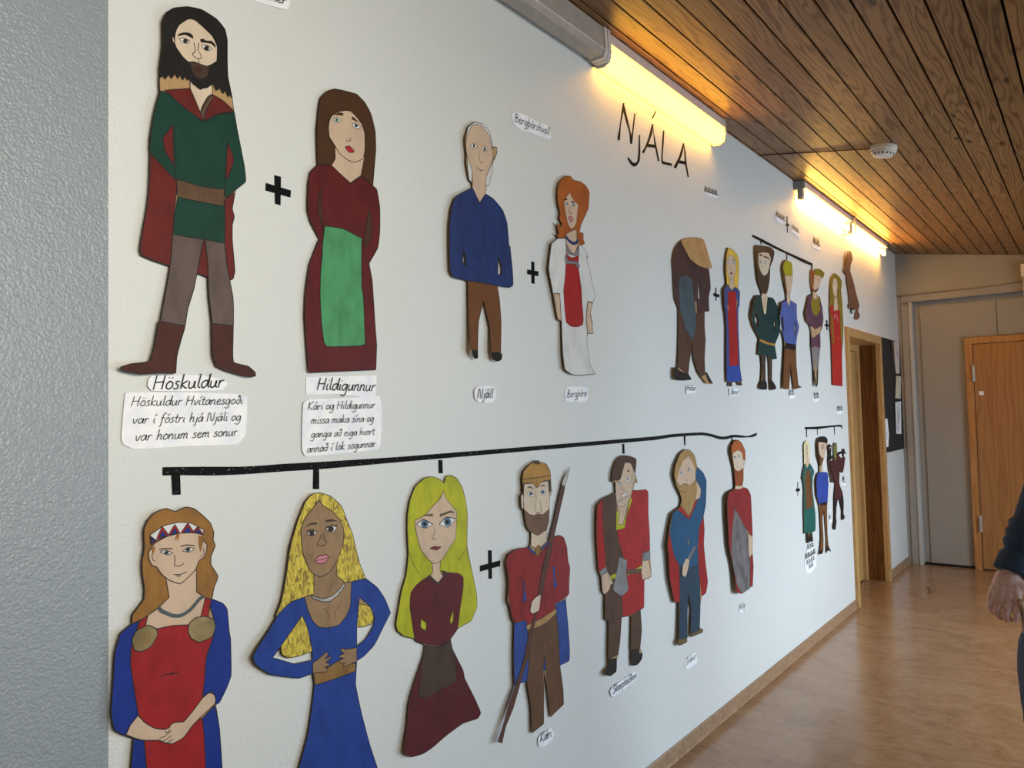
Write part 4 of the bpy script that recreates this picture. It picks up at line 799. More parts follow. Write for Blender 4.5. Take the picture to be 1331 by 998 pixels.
figure('paper_man', 'grinning paper man in a red tunic and brown cloak with an axe at his belt',
 'P 205,325! 215,240 240,170 265,140 300,128 350,135 392,155 392,210 385,270 405,335! 382,335! 368,392! 400,395 470,390 485,410 485,560 495,720 498,850 500,915 Q 425,35! 432,110 430,148 387,165! 385,345! 362,365! 370,490 360,610 375,645 370,680 345,715 308,722 305,640 300,610 302,400! 240,410! 230,560 218,650 207,690 205,760 165,790 135,780 135,755 160,725 155,650 155,437! 133,420 133,262! 115,240 105,145! 85,0 P 105,998 90,720 98,510 140,460 235,412! 235,335!', [
 ('legging', 'cloak', 'Q 155,433! 240,408! 230,560 218,650! 160,682! | 302,398! 362,363! 370,490 360,612! 300,622!', 1), ('boot', 'black', 'Q 160,682! 208,675! 205,760 165,790 135,780 135,755 160,725', 1.5), ('boot', 'black', 'Q 303,622! 355,612! 355,645 375,645 370,680 345,715 308,722', 1.5),
 ('tunic', 'red', 'P 368,392! 400,395 470,390 485,410 485,560 495,720 498,852! 440,872! 435,965! Q 370,90! 387,165! 385,345! 300,395 248,407! 236,280 P 300,935 262,790 245,697! 305,680! 320,580 350,450 | 140,460! 98,510 90,720 105,998 Q 96,108! 145,80! P 165,998 150,800 135,600', 1.5, .0014),
 ('cloak', 'cloak', 'P 140,460! 235,412! 245,550 245,697! 262,790 305,930! Q 240,150 238,250 250,408! 155,435! 133,420 133,262 150,150 P 165,998 150,800 135,600', 2, .0014),
 ('cuff', 'axe', 'Q 100,110! 140,80! 148,115! 108,145!', 2.5, .001), ('cuff', 'axe', 'P 440,880! 498,850! 500,918 470,935 445,918!', 2.5, .001),
 ('hand', 'skin', 'Q 110,142! 148,115! 175,165 186,195 170,195 160,230 130,262 115,242', 3, .0014), ('hand', 'skin', 'Q 376,45! 410,38! 420,80 433,120 427,148 375,166! 368,110', 3, .0014),
 ('belt', 'chartreuse/belt', 'Q 155,145! 200,125! 207,155! 168,166! | 275,125! 370,75! 370,98! 280,137! / Q 275,102! 368,94! 368,124! 275,128!', 2.8, .001), ('axe_head', 'axe', 'Q 225,18! 275,40! 270,120 283,230 240,272 185,230 212,100', 3.5, .0012),
 ('neck', 'skin', 'P 240,490! 350,430! 320,540 292,652! 258,657! 262,560', 2.6), ('collar', 'chartreuse', 'P 243,552! 262,560 258,657! 292,652! 322,560 348,435! 362,470 322,580 305,682! 240,699!', 3, .0012), ('chest_line', '~darkbrown', 'P 277,520 268,590 | 298,530 292,590', 3.4, .0015),
 ('face', 'skin', 'P 300,180! 350,185! 375,240 385,260 380,330 365,390! 350,450 300,520 250,512 238,430 233,335! 270,310 290,240', 3, .0016), ('hair', 'brownhair', 'P 205,325! 215,240 240,170 265,140 300,128 350,135 392,155 392,210 385,270 405,335! 378,255! 352,190 312,180 292,240 270,312 230,318', 3.6, .0014),
 ('eyebrow', 'black', 'P 320,252! 340,236! 342,248!', 4, .001), ('eye', '*iris_brown', 'P 248,342! 280,328 277,350 255,354', 4, 'P 268,340 6 7'), ('eye', '*iris_brown', 'P 305,315! 325,294 347,303! 330,329', 4, 'P 327,310 6 8'), ('nose', '~darkbrown', 'P 292,345 280,375 290,392 302,385', 4, .0018), ('mouth', 'eyewhite', 'P 274,440! 300,420 324,400! 316,430 290,448', 4, .0014), ('ear', 'skin', 'P 365,245 382,240 385,290 372,345 362,340', 3.4, .0012)],
 dict(base=.005, L=.010, B=.005, wob=.003))

figure('paper_man', 'blond bearded paper man in teal with a red cape and one arm behind his head',
 'R 165,360 175,280 210,190 250,152 290,155 330,200 350,290! 400,340 425,400 425,470 420,600 402,690! 410,800 410,998 S 360,40 375,200 388,310 375,390 345,415! 335,470 330,640 355,655! 350,675 264,710! 265,640 268,500 250,402! 243,500 239,715! 238,745 180,770 170,740 180,720 182,460! 150,455 115,280 105,100 100,0 R 110,930 130,780 150,670 215,610! 225,540 185,450', [
 ('cape', 'scarlet', 'R 128,820! 148,940 S 150,140 182,190 187,300 186,460! 150,455 115,280 105,100 100,0 R 110,930 | 402,690! 410,800 410,998 S 360,40 375,200 388,310 375,390 345,415! 330,300 318,150 320,0 R 360,800', 1, .0014),
 ('trousers', 'tealdark', 'S 178,188! 322,178! 330,300 335,470 330,657! 264,690! 268,500 250,402! 243,500 238,717! 182,727! 185,460 185,300', 1.5), ('shoe', 'olive', 'S 264,690! 330,655 352,652! 350,672 265,710!', 2), ('shoe', 'olive', 'S 180,727! 238,717! 237,744 182,770 172,742', 2),
 ('tunic', 'teal', 'R 150,670! 195,633! 282,712! 358,556! 378,480 345,400 333,330 347,290! 400,340 425,400 425,470 420,600 402,690! 370,780 355,998 S 315,60 322,182! 255,208 180,188! 150,130 R 148,940 130,830', 2),
 ('neck', 'sand', 'R 222,560! 345,520! 315,580 290,692! 265,672 225,612!', 2.4, 0), ('collar', 'scarlet', 'R 192,636! 222,608! 265,672 288,694! 315,580 358,554! 292,712! 280,716!', 2.7, .0012), ('hand_behind_head', 'skin', 'R 335,390! 380,470 372,540 310,575! 320,480', 2.6, .001),
 ('hair', 'sand', 'R 165,360 175,280 210,190 250,152 290,155 330,200 350,290! 335,370 345,430 300,520 225,540! 185,450', 3), ('face', 'skin', 'R 215,290 240,240 280,205! 310,250 333,310 335,400 290,440 230,445 205,440 185,410 195,350', 3.7, 0),
 ('beard', 'sand', 'R 180,400! 220,450 255,425 290,440 338,400! 350,480 335,560 300,660 272,665 232,600 222,540', 4.3, .001), ('moustache', '~goldbrown', 'R 215,455 240,432 265,432 | 200,480 230,500 260,490', 5, .006),
 ('eye', '*iris_blue', 'R 210,340! 222,318 234,345! 220,360', 5, 'R 222,340 6 10'), ('eye', '*iris_blue', 'R 272,310! 285,293 300,310! 285,327', 5, 'R 286,310 7 10'), ('nose', '~olskin', 'R 250,350 246,388 262,402 282,392', 5, .002),
 ('sheath', 'black', 'S 195,200! 212,215! 205,265 183,292!', 2.8, 0), ('hand', 'skin', 'S 235,140! 257,150! 250,200 238,250 225,277 205,260 210,190', 3.2, .0012), ('dagger', 'iron', 'S 290,50! 305,62! 262,152! 244,132!', 3.6, .0012), ('clasp', '~sand', 'S 243,0 250,22 245,40', 3, .006)],
 dict(base=.006, L=.018, B=.006, wob=.002))

figure('paper_man', 'ginger bearded paper man wrapped in a red cape over grey mail',
 'R 630,130 650,85 680,72 710,95 740,160 740,240 725,300 725,400 715,450! 760,470 785,520 795,700 800,860 798,998 S 710,100 718,200 712,340! 690,350 635,397! 600,385 572,200 550,100 R 610,930 598,700 597,540 615,495 660,465! 660,440 650,300 632,200', [
 ('mail_coat', 'iron', 'R 655,620! 740,780 768,840 790,998 S 692,100 696,355! 635,397! 600,335 570,200 557,100 R 622,998 635,800', 1, .001), ('arm', 'skin', 'R 765,838! 800,858! 798,998 S 705,110 688,132! R 770,998', 1.6, .001),
 ('cape', 'crimson', 'R 655,468! 718,460! 760,470 785,520 795,700 800,862! 740,780 655,622! 635,800 622,998 S 557,100 575,220 600,335 635,397! 600,387 572,200 550,100 R 610,930 598,700 597,540 615,495 | S 695,135! 712,110! 718,200 712,342! 692,350!', 2.2, .0012),
 ('neck', 'pale', 'R 660,440! 718,430! 718,462! 690,472 658,468!', 2.8, 0), ('face', 'pale', 'R 640,180! 680,155 715,172 730,240 727,310 690,330 655,315 645,250', 2.8, .0014), ('hair', 'ginger', 'R 630,130 650,85 680,72 710,95 740,160 740,240 722,228! 714,175 682,155 640,182! 630,200', 3.4, .0012), ('beard', 'rust', 'R 652,305! 680,328 726,300! 726,400 716,446! 662,446!', 3.4, .0012), ('mouth', '~lipred', 'R 668,338 682,332 694,338', 4, .004),
 ('eye', '*iris_brown', 'R 643,215! 655,198 670,215! 655,230', 3.6, 'R 656,213 6 8'), ('eye', '*iris_brown', 'R 678,207! 690,192 702,208! 690,224', 3.6, 'R 690,206 6 8'), ('nose', '~olskin', 'R 678,235 670,285 688,292', 3.6, .002), ('ear', 'pale', 'R 727,232 740,225 738,262 727,280', 2.7, .001)],
 dict(base=.006, L=.020, B=.018, wob=.002))

hr = figure('paper_man', 'hunched dark brown hooded paper figure with a folded kraft paper flap over the head',
 'T 125,350 140,280 175,220 225,178 300,160 400,162 450,220 490,340 510,490 525,620 530,700 510,800 515,952! 465,955! U 465,40 465,220 475,340 465,560 470,700 490,700 510,740 555,820! 500,820 430,740 400,700 350,560 325,370! 320,470 300,600 290,715! 325,775! 240,785 140,775 130,650 175,650! 178,500 180,100 T 175,890 140,820 125,500 118,420 ^ T 395,640! 405,630 420,820! 395,815!', [
 ('legging', 'cloak', 'U 178,-20! 462,-30! 465,40 465,220 475,340 465,560 470,720 430,740! 400,700 350,560 325,370! 320,470 300,600 285,720! 178,645! 178,500', 1, .001),
 ('coat', 'coat', 'T 125,350 140,280 175,220 225,178 300,160 400,162 450,220 490,340 510,490 525,620 530,700 510,800 515,952! 465,955! 380,975! 370,860 300,900 178,920! 140,820 125,500 118,420 ^ T 395,640! 405,630 420,820! 395,815!', 1.6, .001),
 ('blue_sack', 'slate', 'T 185,640 200,590 250,565 300,580 325,620 340,720 360,880 372,998 U 370,200 335,340 300,300 250,200 220,80 T 200,950', 2.4, .001), ('kraft_slit', 'flap', 'T 360,835! 376,850 382,970! 368,970!', 2.6, .001),
 ('shoe', 'black', 'U 130,655! 160,645 200,680 290,715! 325,775! 240,785 140,775', 2, 0), ('shoe', 'black', 'U 470,705! 490,700 555,820! 510,805!', 2, 0), ('sole', 'flap', 'U 425,740! 460,765 510,815! 495,820', 2, 0)],
 dict(base=.004, L=.002, B=.012, wob=.002))
# the flap is a stiff piece of kraft paper folded forward over the head
bm = bmesh.new(); sfl = Surf((884, 308, 926, 350), base=.012, T=-.007, Rr=.020, wob=.001)
for l in loops_of('T 215,200 225,178! 300,160 440,165! 460,185 500,320 549,486! 490,488 400,460 310,390 250,280', 4): fill(sfl, bm, l, 0, 0, .0012)
o = link('folded_flap', bm, PM('flap'), hr); o['label'] = 'kraft paper flap'

figure('paper_woman', 'narrow blonde paper woman in a blue dress with a long red apron',
 'T 695,500 700,380 720,270 760,280 810,330 835,400 838,500 825,705! 845,740 840,900 U 830,0 830,200 840,450 850,680 870,790! 862,805! 870,835 820,835 812,800! 765,803! 760,845 725,848 728,805! 705,800! 700,600 700,200 690,50 T 680,900 675,720 707,660!', [
 ('dress', 'blueviolet', 'T 707,662! 755,727! 800,695! 845,740 840,900 U 830,0 830,200 840,450 850,680 870,790! 790,800 705,800! 700,600 700,200 690,50 T 680,900 675,720', 1), ('skirt_hem', 'deepblue', 'U 705,630! 845,625! 868,788! 790,798 707,798!', 1.6, .001), ('apron', 'red', 'T 718,742! 800,732! 810,900 U 815,200 825,400 830,622! 735,630! 725,200 T 715,998', 2.2, .0014), ('sleeve_slit', 'flap', 'T 812,825! 822,840 808,952! | 707,880! 720,892 722,962!', 2.4, .001),
 ('foot', 'darkbrown', 'U 730,803! 760,805! 758,845 728,848', 1, 0), ('foot', 'darkbrown', 'U 815,800! 860,800! 870,835 820,835', 1, 0),
 ('hair', 'blonde', 'T 707,660! 695,500 700,380 720,270 760,280 810,330 835,400 838,500 824,705! 790,690', 2), ('neck', 'skin', 'T 738,590! 782,585! 785,692! 757,727! 735,692!', 2.6), ('face', 'skin', 'T 705,400 720,362 750,347 790,380 805,430 800,520 780,590 755,612 725,580 708,520', 3.2, .0016),
 ('eye', '*iris_blue', 'T 708,427! 720,412 732,430! 718,443', 4, 'T 720,428 5 8'), ('eye', '*iris_blue', 'T 763,427! 780,408 797,432! 778,447', 4, 'T 779,428 7 10'), ('eyebrow', '~brownhair', 'T 712,398 724,393 732,402 | 765,398 785,395 800,410', 4, .002), ('nose', '~olskin', 'T 748,470 744,500 756,505', 4, .002), ('mouth', 'lipred', 'T 738,542! 750,528 767,545! 752,556', 4, .001)],
 dict(base=.006, L=.010, wob=.001))

figure('paper_man', 'paper man with a huge dark beard, dark teal tunic and black boots',
 'V 105,300 110,245 200,248 270,265 305,310 290,400 260,470 255,600 240,700 222,765! 222,800! 290,810 340,900 358,998 X 300,100 315,200 310,300 265,410! 270,450 285,545! 240,547! 238,742 270,790 278,820 220,832 213,760 210,600 200,517! 182,512! 178,600 180,745 190,770 190,825 125,825 122,790 140,745 145,600 135,512! 108,506! 115,400 125,370! 70,250 50,150 65,0 V 60,990 80,850 110,785 168,780! 165,750 130,630 115,480 ^ X 98,118! 78,180 118,262! 115,180 ^ X 262,178! 256,240 252,300! 276,230 272,185', [
 ('legging', 'darkbrown', 'X 135,505! 182,510! 178,600 180,747! 147,747! 145,600 | 200,512! 240,545! 238,742! 213,750! 210,600', 1, .001), ('boot', 'black', 'X 140,745! 180,745 190,770 190,825 125,825 122,790', 1.5, 0), ('boot', 'black', 'X 213,750! 240,742 270,790 278,820 220,832', 1.5, 0),
 ('tunic', 'darkteal', 'V 110,785! 168,782! 205,990 222,802! 290,810 340,900 358,998 X 300,100 315,200 310,300 265,410! 270,450 285,545! 240,547 180,510 108,506! 115,400 125,370! 70,250 50,150 65,0 V 60,990 80,850 ^ X 98,118! 78,180 118,262! 115,180 ^ X 262,178! 256,240 252,300! 276,230 272,185', 2, .001),
 ('belt', 'helmet', 'X 122,358! 160,372 200,388 268,405! 266,426! 200,412 150,395 120,380!', 2.8, .001), ('neck', 'skin', 'V 172,755! 225,755! 217,850 202,960! 185,870', 2.6, 0), ('shirt_opening', 'cream', 'V 165,782! 178,780! 202,940 220,802! 230,802! X 178,130! 166,128!', 2.4, 0),
 ('hair', 'darkbrown', 'V 105,300 110,245 200,248 270,265 305,310 290,400 260,470 255,600 240,700 215,762 170,755 130,630 115,480', 3, .001), ('face', 'pale', 'V 135,330 180,317 240,325 265,380 250,470 230,540 195,570 160,530 132,440', 3.7, 0),
 ('eyebrow', 'black', 'V 133,352! 160,332 174,345 172,362! 150,350', 4.4, 0), ('eyebrow', 'black', 'V 188,348! 245,375 246,400! 225,378 190,370', 4.4, 0), ('eye', '*iris_blue', 'V 138,415! 150,392 165,415! 152,440', 4.4, 'V 152,416 7 14'), ('eye', '*iris_blue', 'V 190,425! 207,400 225,425! 208,450', 4.4, 'V 208,425 8 14'), ('nose', '~olskin', 'V 178,450 170,510 186,525', 4.4, .0025)],
 dict(base=.006, L=.014, wob=.002))

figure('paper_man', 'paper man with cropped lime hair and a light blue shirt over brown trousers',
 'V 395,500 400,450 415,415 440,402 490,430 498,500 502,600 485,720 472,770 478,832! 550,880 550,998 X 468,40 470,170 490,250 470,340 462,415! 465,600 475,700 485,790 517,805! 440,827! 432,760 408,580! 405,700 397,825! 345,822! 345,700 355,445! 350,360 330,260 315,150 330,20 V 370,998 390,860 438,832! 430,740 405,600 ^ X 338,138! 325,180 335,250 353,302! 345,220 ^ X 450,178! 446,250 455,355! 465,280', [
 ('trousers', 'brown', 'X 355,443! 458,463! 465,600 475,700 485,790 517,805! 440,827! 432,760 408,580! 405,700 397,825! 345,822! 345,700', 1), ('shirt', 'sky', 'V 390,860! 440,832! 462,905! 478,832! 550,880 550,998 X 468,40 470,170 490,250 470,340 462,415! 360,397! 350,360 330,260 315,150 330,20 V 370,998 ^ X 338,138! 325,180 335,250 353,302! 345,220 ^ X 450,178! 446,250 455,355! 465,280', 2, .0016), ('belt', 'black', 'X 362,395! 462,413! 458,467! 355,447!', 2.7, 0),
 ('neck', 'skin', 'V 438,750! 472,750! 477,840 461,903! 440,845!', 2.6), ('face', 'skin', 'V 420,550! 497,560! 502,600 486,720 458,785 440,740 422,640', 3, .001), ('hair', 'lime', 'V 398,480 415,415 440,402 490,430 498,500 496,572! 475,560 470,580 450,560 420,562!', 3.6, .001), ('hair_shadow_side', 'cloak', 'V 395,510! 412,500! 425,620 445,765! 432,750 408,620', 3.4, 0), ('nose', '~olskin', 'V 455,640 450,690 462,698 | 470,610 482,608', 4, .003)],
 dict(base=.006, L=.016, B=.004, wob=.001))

figure('paper_man', 'paper man in a purple tunic with an olive cowl and grey leggings',
 'V 698,520 712,500 735,540! 750,500 800,497 845,540 830,590 815,600 800,650 778,715 750,752 770,785 795,795 830,950 X 700,50 715,170 700,270 685,300 685,470 670,480 668,640 662,780 650,805 640,720 632,700 630,800! 622,790 620,650 608,450 600,440 600,300 590,240! 560,200 550,130 565,0 V 640,980 675,790 715,765! 712,740 698,650', [
 ('hair_back', 'rust', 'V 698,520 712,502 735,542! 725,620 730,700 722,752! 710,740', 1, 0), ('legging', 'grey', 'X 603,438! 686,438! 668,640! 662,652 650,640 640,560 634,650! 620,652!', 1, .001), ('boot', 'black', 'X 620,650! 634,650! 634,700 630,800! 622,790', 1.4, 0), ('boot', 'black', 'X 654,645! 668,640! 662,780 650,805!', 1.4, 0),  # first part: brown strip along the bent left edge of the sheet
 ('tunic', 'purple', 'V 675,790! 715,768! 745,900 790,793! 830,950 X 700,50 715,170 700,262! 690,240 640,268 592,242! 560,200 550,130 565,0 V 640,980 | X 600,300! 684,300! 686,440 640,428 602,442!', 2, .0014), ('cowl', 'moss', 'V 712,765! 730,822 770,822 797,795! 795,900 X 690,80 650,150 620,130 600,60 592,0 V 700,860', 2.8, .0012),
 ('hand', 'tan', 'X 590,240! 620,252 640,270 690,243! 680,300 645,330 625,348 608,340 600,290', 2.8, .001), ('neck', 'skin', 'V 722,735! 752,730! 758,800 745,832 728,800!', 3.2, 0), ('face', 'skin', 'V 738,552! 800,567! 818,590! 800,650 775,715 750,735 726,700 732,620', 3.4, .001), ('beard', 'brown', 'V 720,700! 745,725 775,700! 776,722 748,752 720,730', 4, 0), ('hair', 'moss', 'V 733,548! 750,500 800,497 845,540 832,592! 800,570 755,562!', 4, .001), ('eyebrow', '~brownhair', 'V 738,592 752,590 | 765,600 790,610', 4, .003), ('eye', '~ink', 'V 742,606 750,606 | 772,616 784,620', 4, .004)],
 dict(base=.006, L=.012, wob=.001))

figure('paper_woman', 'paper woman with very long yellow hair and a red dress close to the wooden doorway',
 'V2 40,500 50,420 90,365 140,400 175,460 165,560 180,700 190,998 X 895,130 900,250 895,420 885,500 892,798! 800,787! 790,400 780,270 780,100 V2 30,998 35,800', [
 ('dress', 'lightred', 'V2 40,745! 75,735! 80,810 135,795 150,775! 165,998 X 880,150 885,400 892,798! 800,787! 790,400 782,270 780,100 V2 33,900', 1, .0012), ('hair', 'moss', 'V2 38,745! 42,500 50,420 90,365 140,400 175,460 165,560 180,700 190,998 X 897,250 893,415! 878,380 870,120 V2 150,800 60,740 | X 783,130! 798,150 808,300 815,395 803,412! 795,300', 2, .001),
 ('neck', 'skin', 'V2 88,640! 116,640! 132,795! 80,805!', 2.6, 0), ('face', 'pale', 'V2 78,425 108,430 125,500 116,600 100,662 76,600 65,500', 3.2, .001), ('eye', '~ink', 'V2 72,462 85,458 | 97,462 112,464 | 74,488 84,488 | 98,492 110,492', 4, .003), ('mouth', '~lipred', 'V2 94,645 102,640 110,648', 4, .008), ('ribbon', 'pink', 'V2 100,828! 80,898! 92,905! 106,850! | 113,850! 122,925! 134,942! 126,880!', 2.6, .001), ('bow', '~burgundy', 'V2 85,830 100,818 120,830 128,850', 3, .004), ('girdle', '~sand', 'X 825,330 840,355 870,365', 3, .003)],
 dict(base=.006, L=.006, wob=.001))

figure('paper_dog', 'brown paper dog standing upright below the bare tubes',
 'V2 205,290! 210,100! 220,170! 228,200! 240,98! 246,150 262,100 285,112 298,160 302,200 280,260 272,340! 300,420 325,520 360,660 382,740 365,805! 388,860 380,890 350,912 325,905 330,840 347,795! 335,765! 325,800 300,797 280,760! 280,782 255,777 248,740 262,725! 245,560 228,430 235,385! 215,390 195,330', [
 ('coat', 'dog', 'V2 205,290! 225,200 240,170 255,115 265,102 285,112 298,160 302,200 280,260 272,340! 300,420 325,520 360,660 382,740 365,805! 388,860 380,890 350,912 325,905 330,840 347,795! 335,765! 325,800 300,797 280,760! 280,782 255,777 248,740 262,725! 245,560 228,430 235,385! 215,390 195,330', 1, .001), ('ear', 'rust', 'V2 208,250! 210,105! 218,165! 226,205!', 1.4, 0), ('ear', 'rust', 'V2 236,175! 241,102! 247,155!', 1.4, 0), ('leg_line', '~brownhair', 'V2 262,725 285,740 300,797 | 232,385 250,375 270,345', 2, .003), ('nose', 'black', 'V2 205,345! 213,350 216,385! 208,370', 2, 0)],
 dict(base=.005, L=.006, wob=.001), cat='paper dog', bmat='dog')

figure('paper_woman', 'small pale blonde paper woman in a green dress with a brown apron',
 'Y1 185,420 200,370 230,345 260,370 278,430 285,600 278,705! 320,770 355,850 345,998 Y2 205,0 200,120 230,370 230,530 197,552! 205,640 180,642 176,562! 165,565! 172,620 165,655 145,655 140,562! 118,562! 112,300 115,120 105,30 Y1 160,960 175,830 198,722! 190,560', [
 ('dress', 'emerald', 'Y1 198,722! 240,790 278,703! 320,770 355,850 345,998 Y2 205,0 200,120 230,370 230,530 197,552! 118,562! 112,300 115,120 105,30 Y1 160,960 175,830', 1, .001), ('apron', 'brown', 'Y1 228,832! 282,820! 300,998 Y2 190,100 207,290! 135,328! 130,100 Y1 200,998', 1.8, .001), ('sleeve_edge', '~axe', 'Y1 285,800 310,870 318,960 | 225,810 200,880 190,980', 1.8, .004), ('boot', 'black', 'Y2 140,560! 158,558! 172,620 165,655 145,655', 1.4, 0), ('boot', 'black', 'Y2 178,555! 193,550! 206,625 200,642 180,642', 1.4, 0),
 ('hair', 'cream', 'Y1 190,720! 188,560 185,420 200,370 230,345 260,370 278,430 285,600 278,703!', 2, 0), ('neck', 'skin', 'Y1 224,555! 252,550! 276,690! 240,785! 224,720!', 2.6, 0), ('face', 'skin', 'Y1 212,430 228,393 250,435 252,530 236,572 216,540', 3.2, .001), ('mouth', '~lipred', 'Y1 228,552 242,550', 4, .004), ('eye', '~ink', 'Y1 218,465 226,465 | 236,465 245,465', 4, .003)],
 dict(base=.005, L=.006, wob=.001))

figure('paper_man', 'paper man with a big head, short black hair and a royal blue sweater',
 'Y1 400,420 405,360 420,305 480,278 540,285 570,330 562,400 555,460 540,480 525,600 492,685! 487,852! 560,862 585,930 585,998 Y2 355,0 360,60 350,255! 345,330 350,560 362,690 387,742! 360,728 335,758! 335,600 315,330! 300,400 310,600 310,720 300,760 268,770 275,730 285,600 270,300 245,180 240,60 245,0 Y1 395,960 410,880 440,855! 440,760 410,600', [
 ('trousers', 'brown', 'Y2 272,278! 346,276! 345,330 350,560 360,690! 335,692! 335,600 315,330! 300,400 310,600 310,732! 277,732! 285,600', 1, .001), ('shoe', 'black', 'Y2 277,730! 310,730! 300,760 268,770', 1.4, 0), ('shoe', 'black', 'Y2 337,690! 360,688! 387,742! 360,728 335,758!', 1.4, 0),
 ('sweater', 'deepblue', 'Y1 410,880! 440,857! 487,854! 560,862 585,930 585,998 Y2 355,0 360,60 350,257! 280,272 266,270! 245,180 240,60 245,0 Y1 395,960', 2, .0014), ('belt', 'black', 'Y2 273,262! 335,247 346,256! 340,276 278,282!', 2.6, 0),
 ('neck', 'skin', 'Y1 462,740! 495,680! 487,855! 462,855!', 2.4, 0), ('face', 'skin', 'Y1 420,362! 500,368 557,385! 545,470 525,600 500,645 450,605 425,480', 3, .001), ('beard', 'brown', 'Y1 440,570! 470,610 502,640 480,720 462,765! 448,700', 3.6, 0), ('hair', 'black', 'Y1 402,440! 405,360 420,305 480,278 540,285 570,330 562,400 556,390 500,372 422,365! 425,480 440,580! 450,740 445,760! 410,600', 3.8, 0), ('eye', '*iris_brown', 'Y1 470,462! 490,445 512,465! 490,478', 4.4, 'Y1 492,462 8 14'), ('eyebrow', '~black', 'Y1 470,425 500,418 515,430', 4.4, .004), ('mouth', '~lipred', 'Y1 495,645 510,635', 4.4, .004)],
 dict(base=.005, L=.012, wob=.001))

figure('paper_man', 'small black headed paper figure half hidden behind the dark red axe bearer',
 'Y1 566,430 600,402 635,430 630,520 620,660 640,780 650,850 640,880 665,935 Y2 425,50 380,50 375,0 Y1 605,930 580,800 570,640 578,600 572,500', [
 ('head', 'black', 'Y1 566,430 600,402 635,430 630,520 618,660 575,665! 580,600 572,500', 1, 0), ('coat', 'darkbrown', 'Y1 575,660! 618,655! 640,780 650,850 640,880 665,935! Y2 425,50! 380,50! 375,0 Y1 605,930 580,800', 1, .001), ('eye', 'eyewhite', 'Y1 606,455 618,448 624,462 614,474', 2, 0)],
 dict(base=.004, L=.003), bmat='darkbrown')
figure('paper_man', 'small dark red paper figure with a greenish face carrying a black axe over the shoulders',
 'Y1 668,420 690,378 715,388 727,470 722,545! 760,590 800,640! 815,650! 835,600! 855,620 840,760 820,862! 790,862! 770,800 765,900 760,998 Y2 475,90 500,150 512,250 510,370 522,390 520,410 500,428 490,420 490,330 467,222! 450,232! 440,300 435,400 440,440 430,522 410,520 405,490 415,430 415,200 425,70 Y1 680,998 660,920 640,860 610,760 620,700 672,650! 670,520', [
 ('tunic', 'darkred', 'Y1 620,700! 672,645! 722,545! 760,590 800,640! 835,600! 855,620 840,760 820,862! 790,862! 770,800 765,900 760,998 Y2 475,90 500,150 495,190 467,222! 450,230! 418,200! 425,70 Y1 680,998 660,920 640,860 610,760', 1, .001), ('legging', 'black', 'Y2 418,195! 450,230! 440,300 435,400 440,440 430,522 410,520 405,490 415,430 | 467,222! 500,180! 512,250 510,370 522,390 520,410 500,428 490,420 490,330', 1.4, 0),
 ('axe', 'black', 'Y1 612,612! 735,545 820,505! 832,535! 745,578 622,650! | 812,480! 846,475! 850,522 878,550! 862,560 840,545 835,600! 818,605!', 2.4, 0), ('head', 'zombie', 'Y1 668,420 690,378 715,388 727,470 718,560 708,680! 688,640 672,600', 3, .001), ('hair', 'olive', 'Y1 668,425! 675,390 690,376 715,386 722,420! 695,415', 3.8, 0)],
 dict(base=.007, L=.003), bmat='darkred')

# ------------------------------------------------------------------ lamps under the ceiling
def emis(name, c, s, base=(240, 235, 220)):
    t = NT(name); t.b.inputs['Base Color'].default_value = rgb(base); t.b.inputs['Emission Color'].default_value = (*c, 1); t.b.inputs['Emission Strength'].default_value = s
    t.b.inputs['Roughness'].default_value = .4; return t.m
M_TUBE = emis('glowing_tube', TUBE_C, TUBE_E); M_DIFF = emis('glowing_diffuser', (1.0, .46, .022), DIFF_E)
M_DIFFOFF = plain('unlit_grey_diffuser', (168, 160, 152), .35)
LG = 'fluorescent lamps along the top of the left wall'
prof = [(0, 2.993), (.083, 2.982), (.087, 2.895), (.078, 2.870), (.03, 2.868), (0, 2.885)]
capp = [(0, 2.994), (.088, 2.983), (.092, 2.893), (.081, 2.864), (.03, 2.862), (0, 2.88)]
l1 = empty('wall_lamp', (0, 1.9, 2.87), 'unlit grey lamp housing at the top edge of the photo', 'lamp', LG)
bm = bmesh.new(); prism_y(bm, prof, 1.32, 2.485); link('diffuser', bm, M_DIFFOFF, l1)
bm = bmesh.new(); prism_y(bm, [(.0865, 2.899), (.0885, 2.896), (.0875, 2.892), (.0855, 2.892)], 1.32, 2.485); link('diffuser_ridge', bm, M_LAMPW, l1)
for y0, y1 in ((1.29, 1.32), (2.485, 2.505), (2.51, 2.532)):
    bm = bmesh.new(); prism_y(bm, capp, y0, y1); link('end_cap', bm, M_LAMPW, l1)
l2 = empty('wall_lamp', (0, 3.1, 2.86), 'lit lamp with a glowing yellow diffuser above the title', 'lamp', LG)
bm = bmesh.new(); prism_y(bm, [(0, 2.993), (.076, 2.984), (.078, 2.942), (0, 2.945)], 2.545, 3.68); link('housing', bm, M_LAMPW, l2)
bm = bmesh.new(); prism_y(bm, [(.004, 2.944), (.078, 2.9415), (.083, 2.905), (.076, 2.872), (.05, 2.858), (.02, 2.860), (.004, 2.875)], 2.545, 3.68); link('diffuser', bm, M_DIFF, l2)
for y0, y1 in ((2.536, 2.545), (3.68, 3.70)):
    bm = bmesh.new(); prism_y(bm, [(0, 2.994), (.078, 2.985), (.085, 2.905), (.078, 2.868), (.05, 2.854), (.02, 2.856), (0, 2.872)], y0, y1); link('end_cap', bm, M_LAMPW, l2)
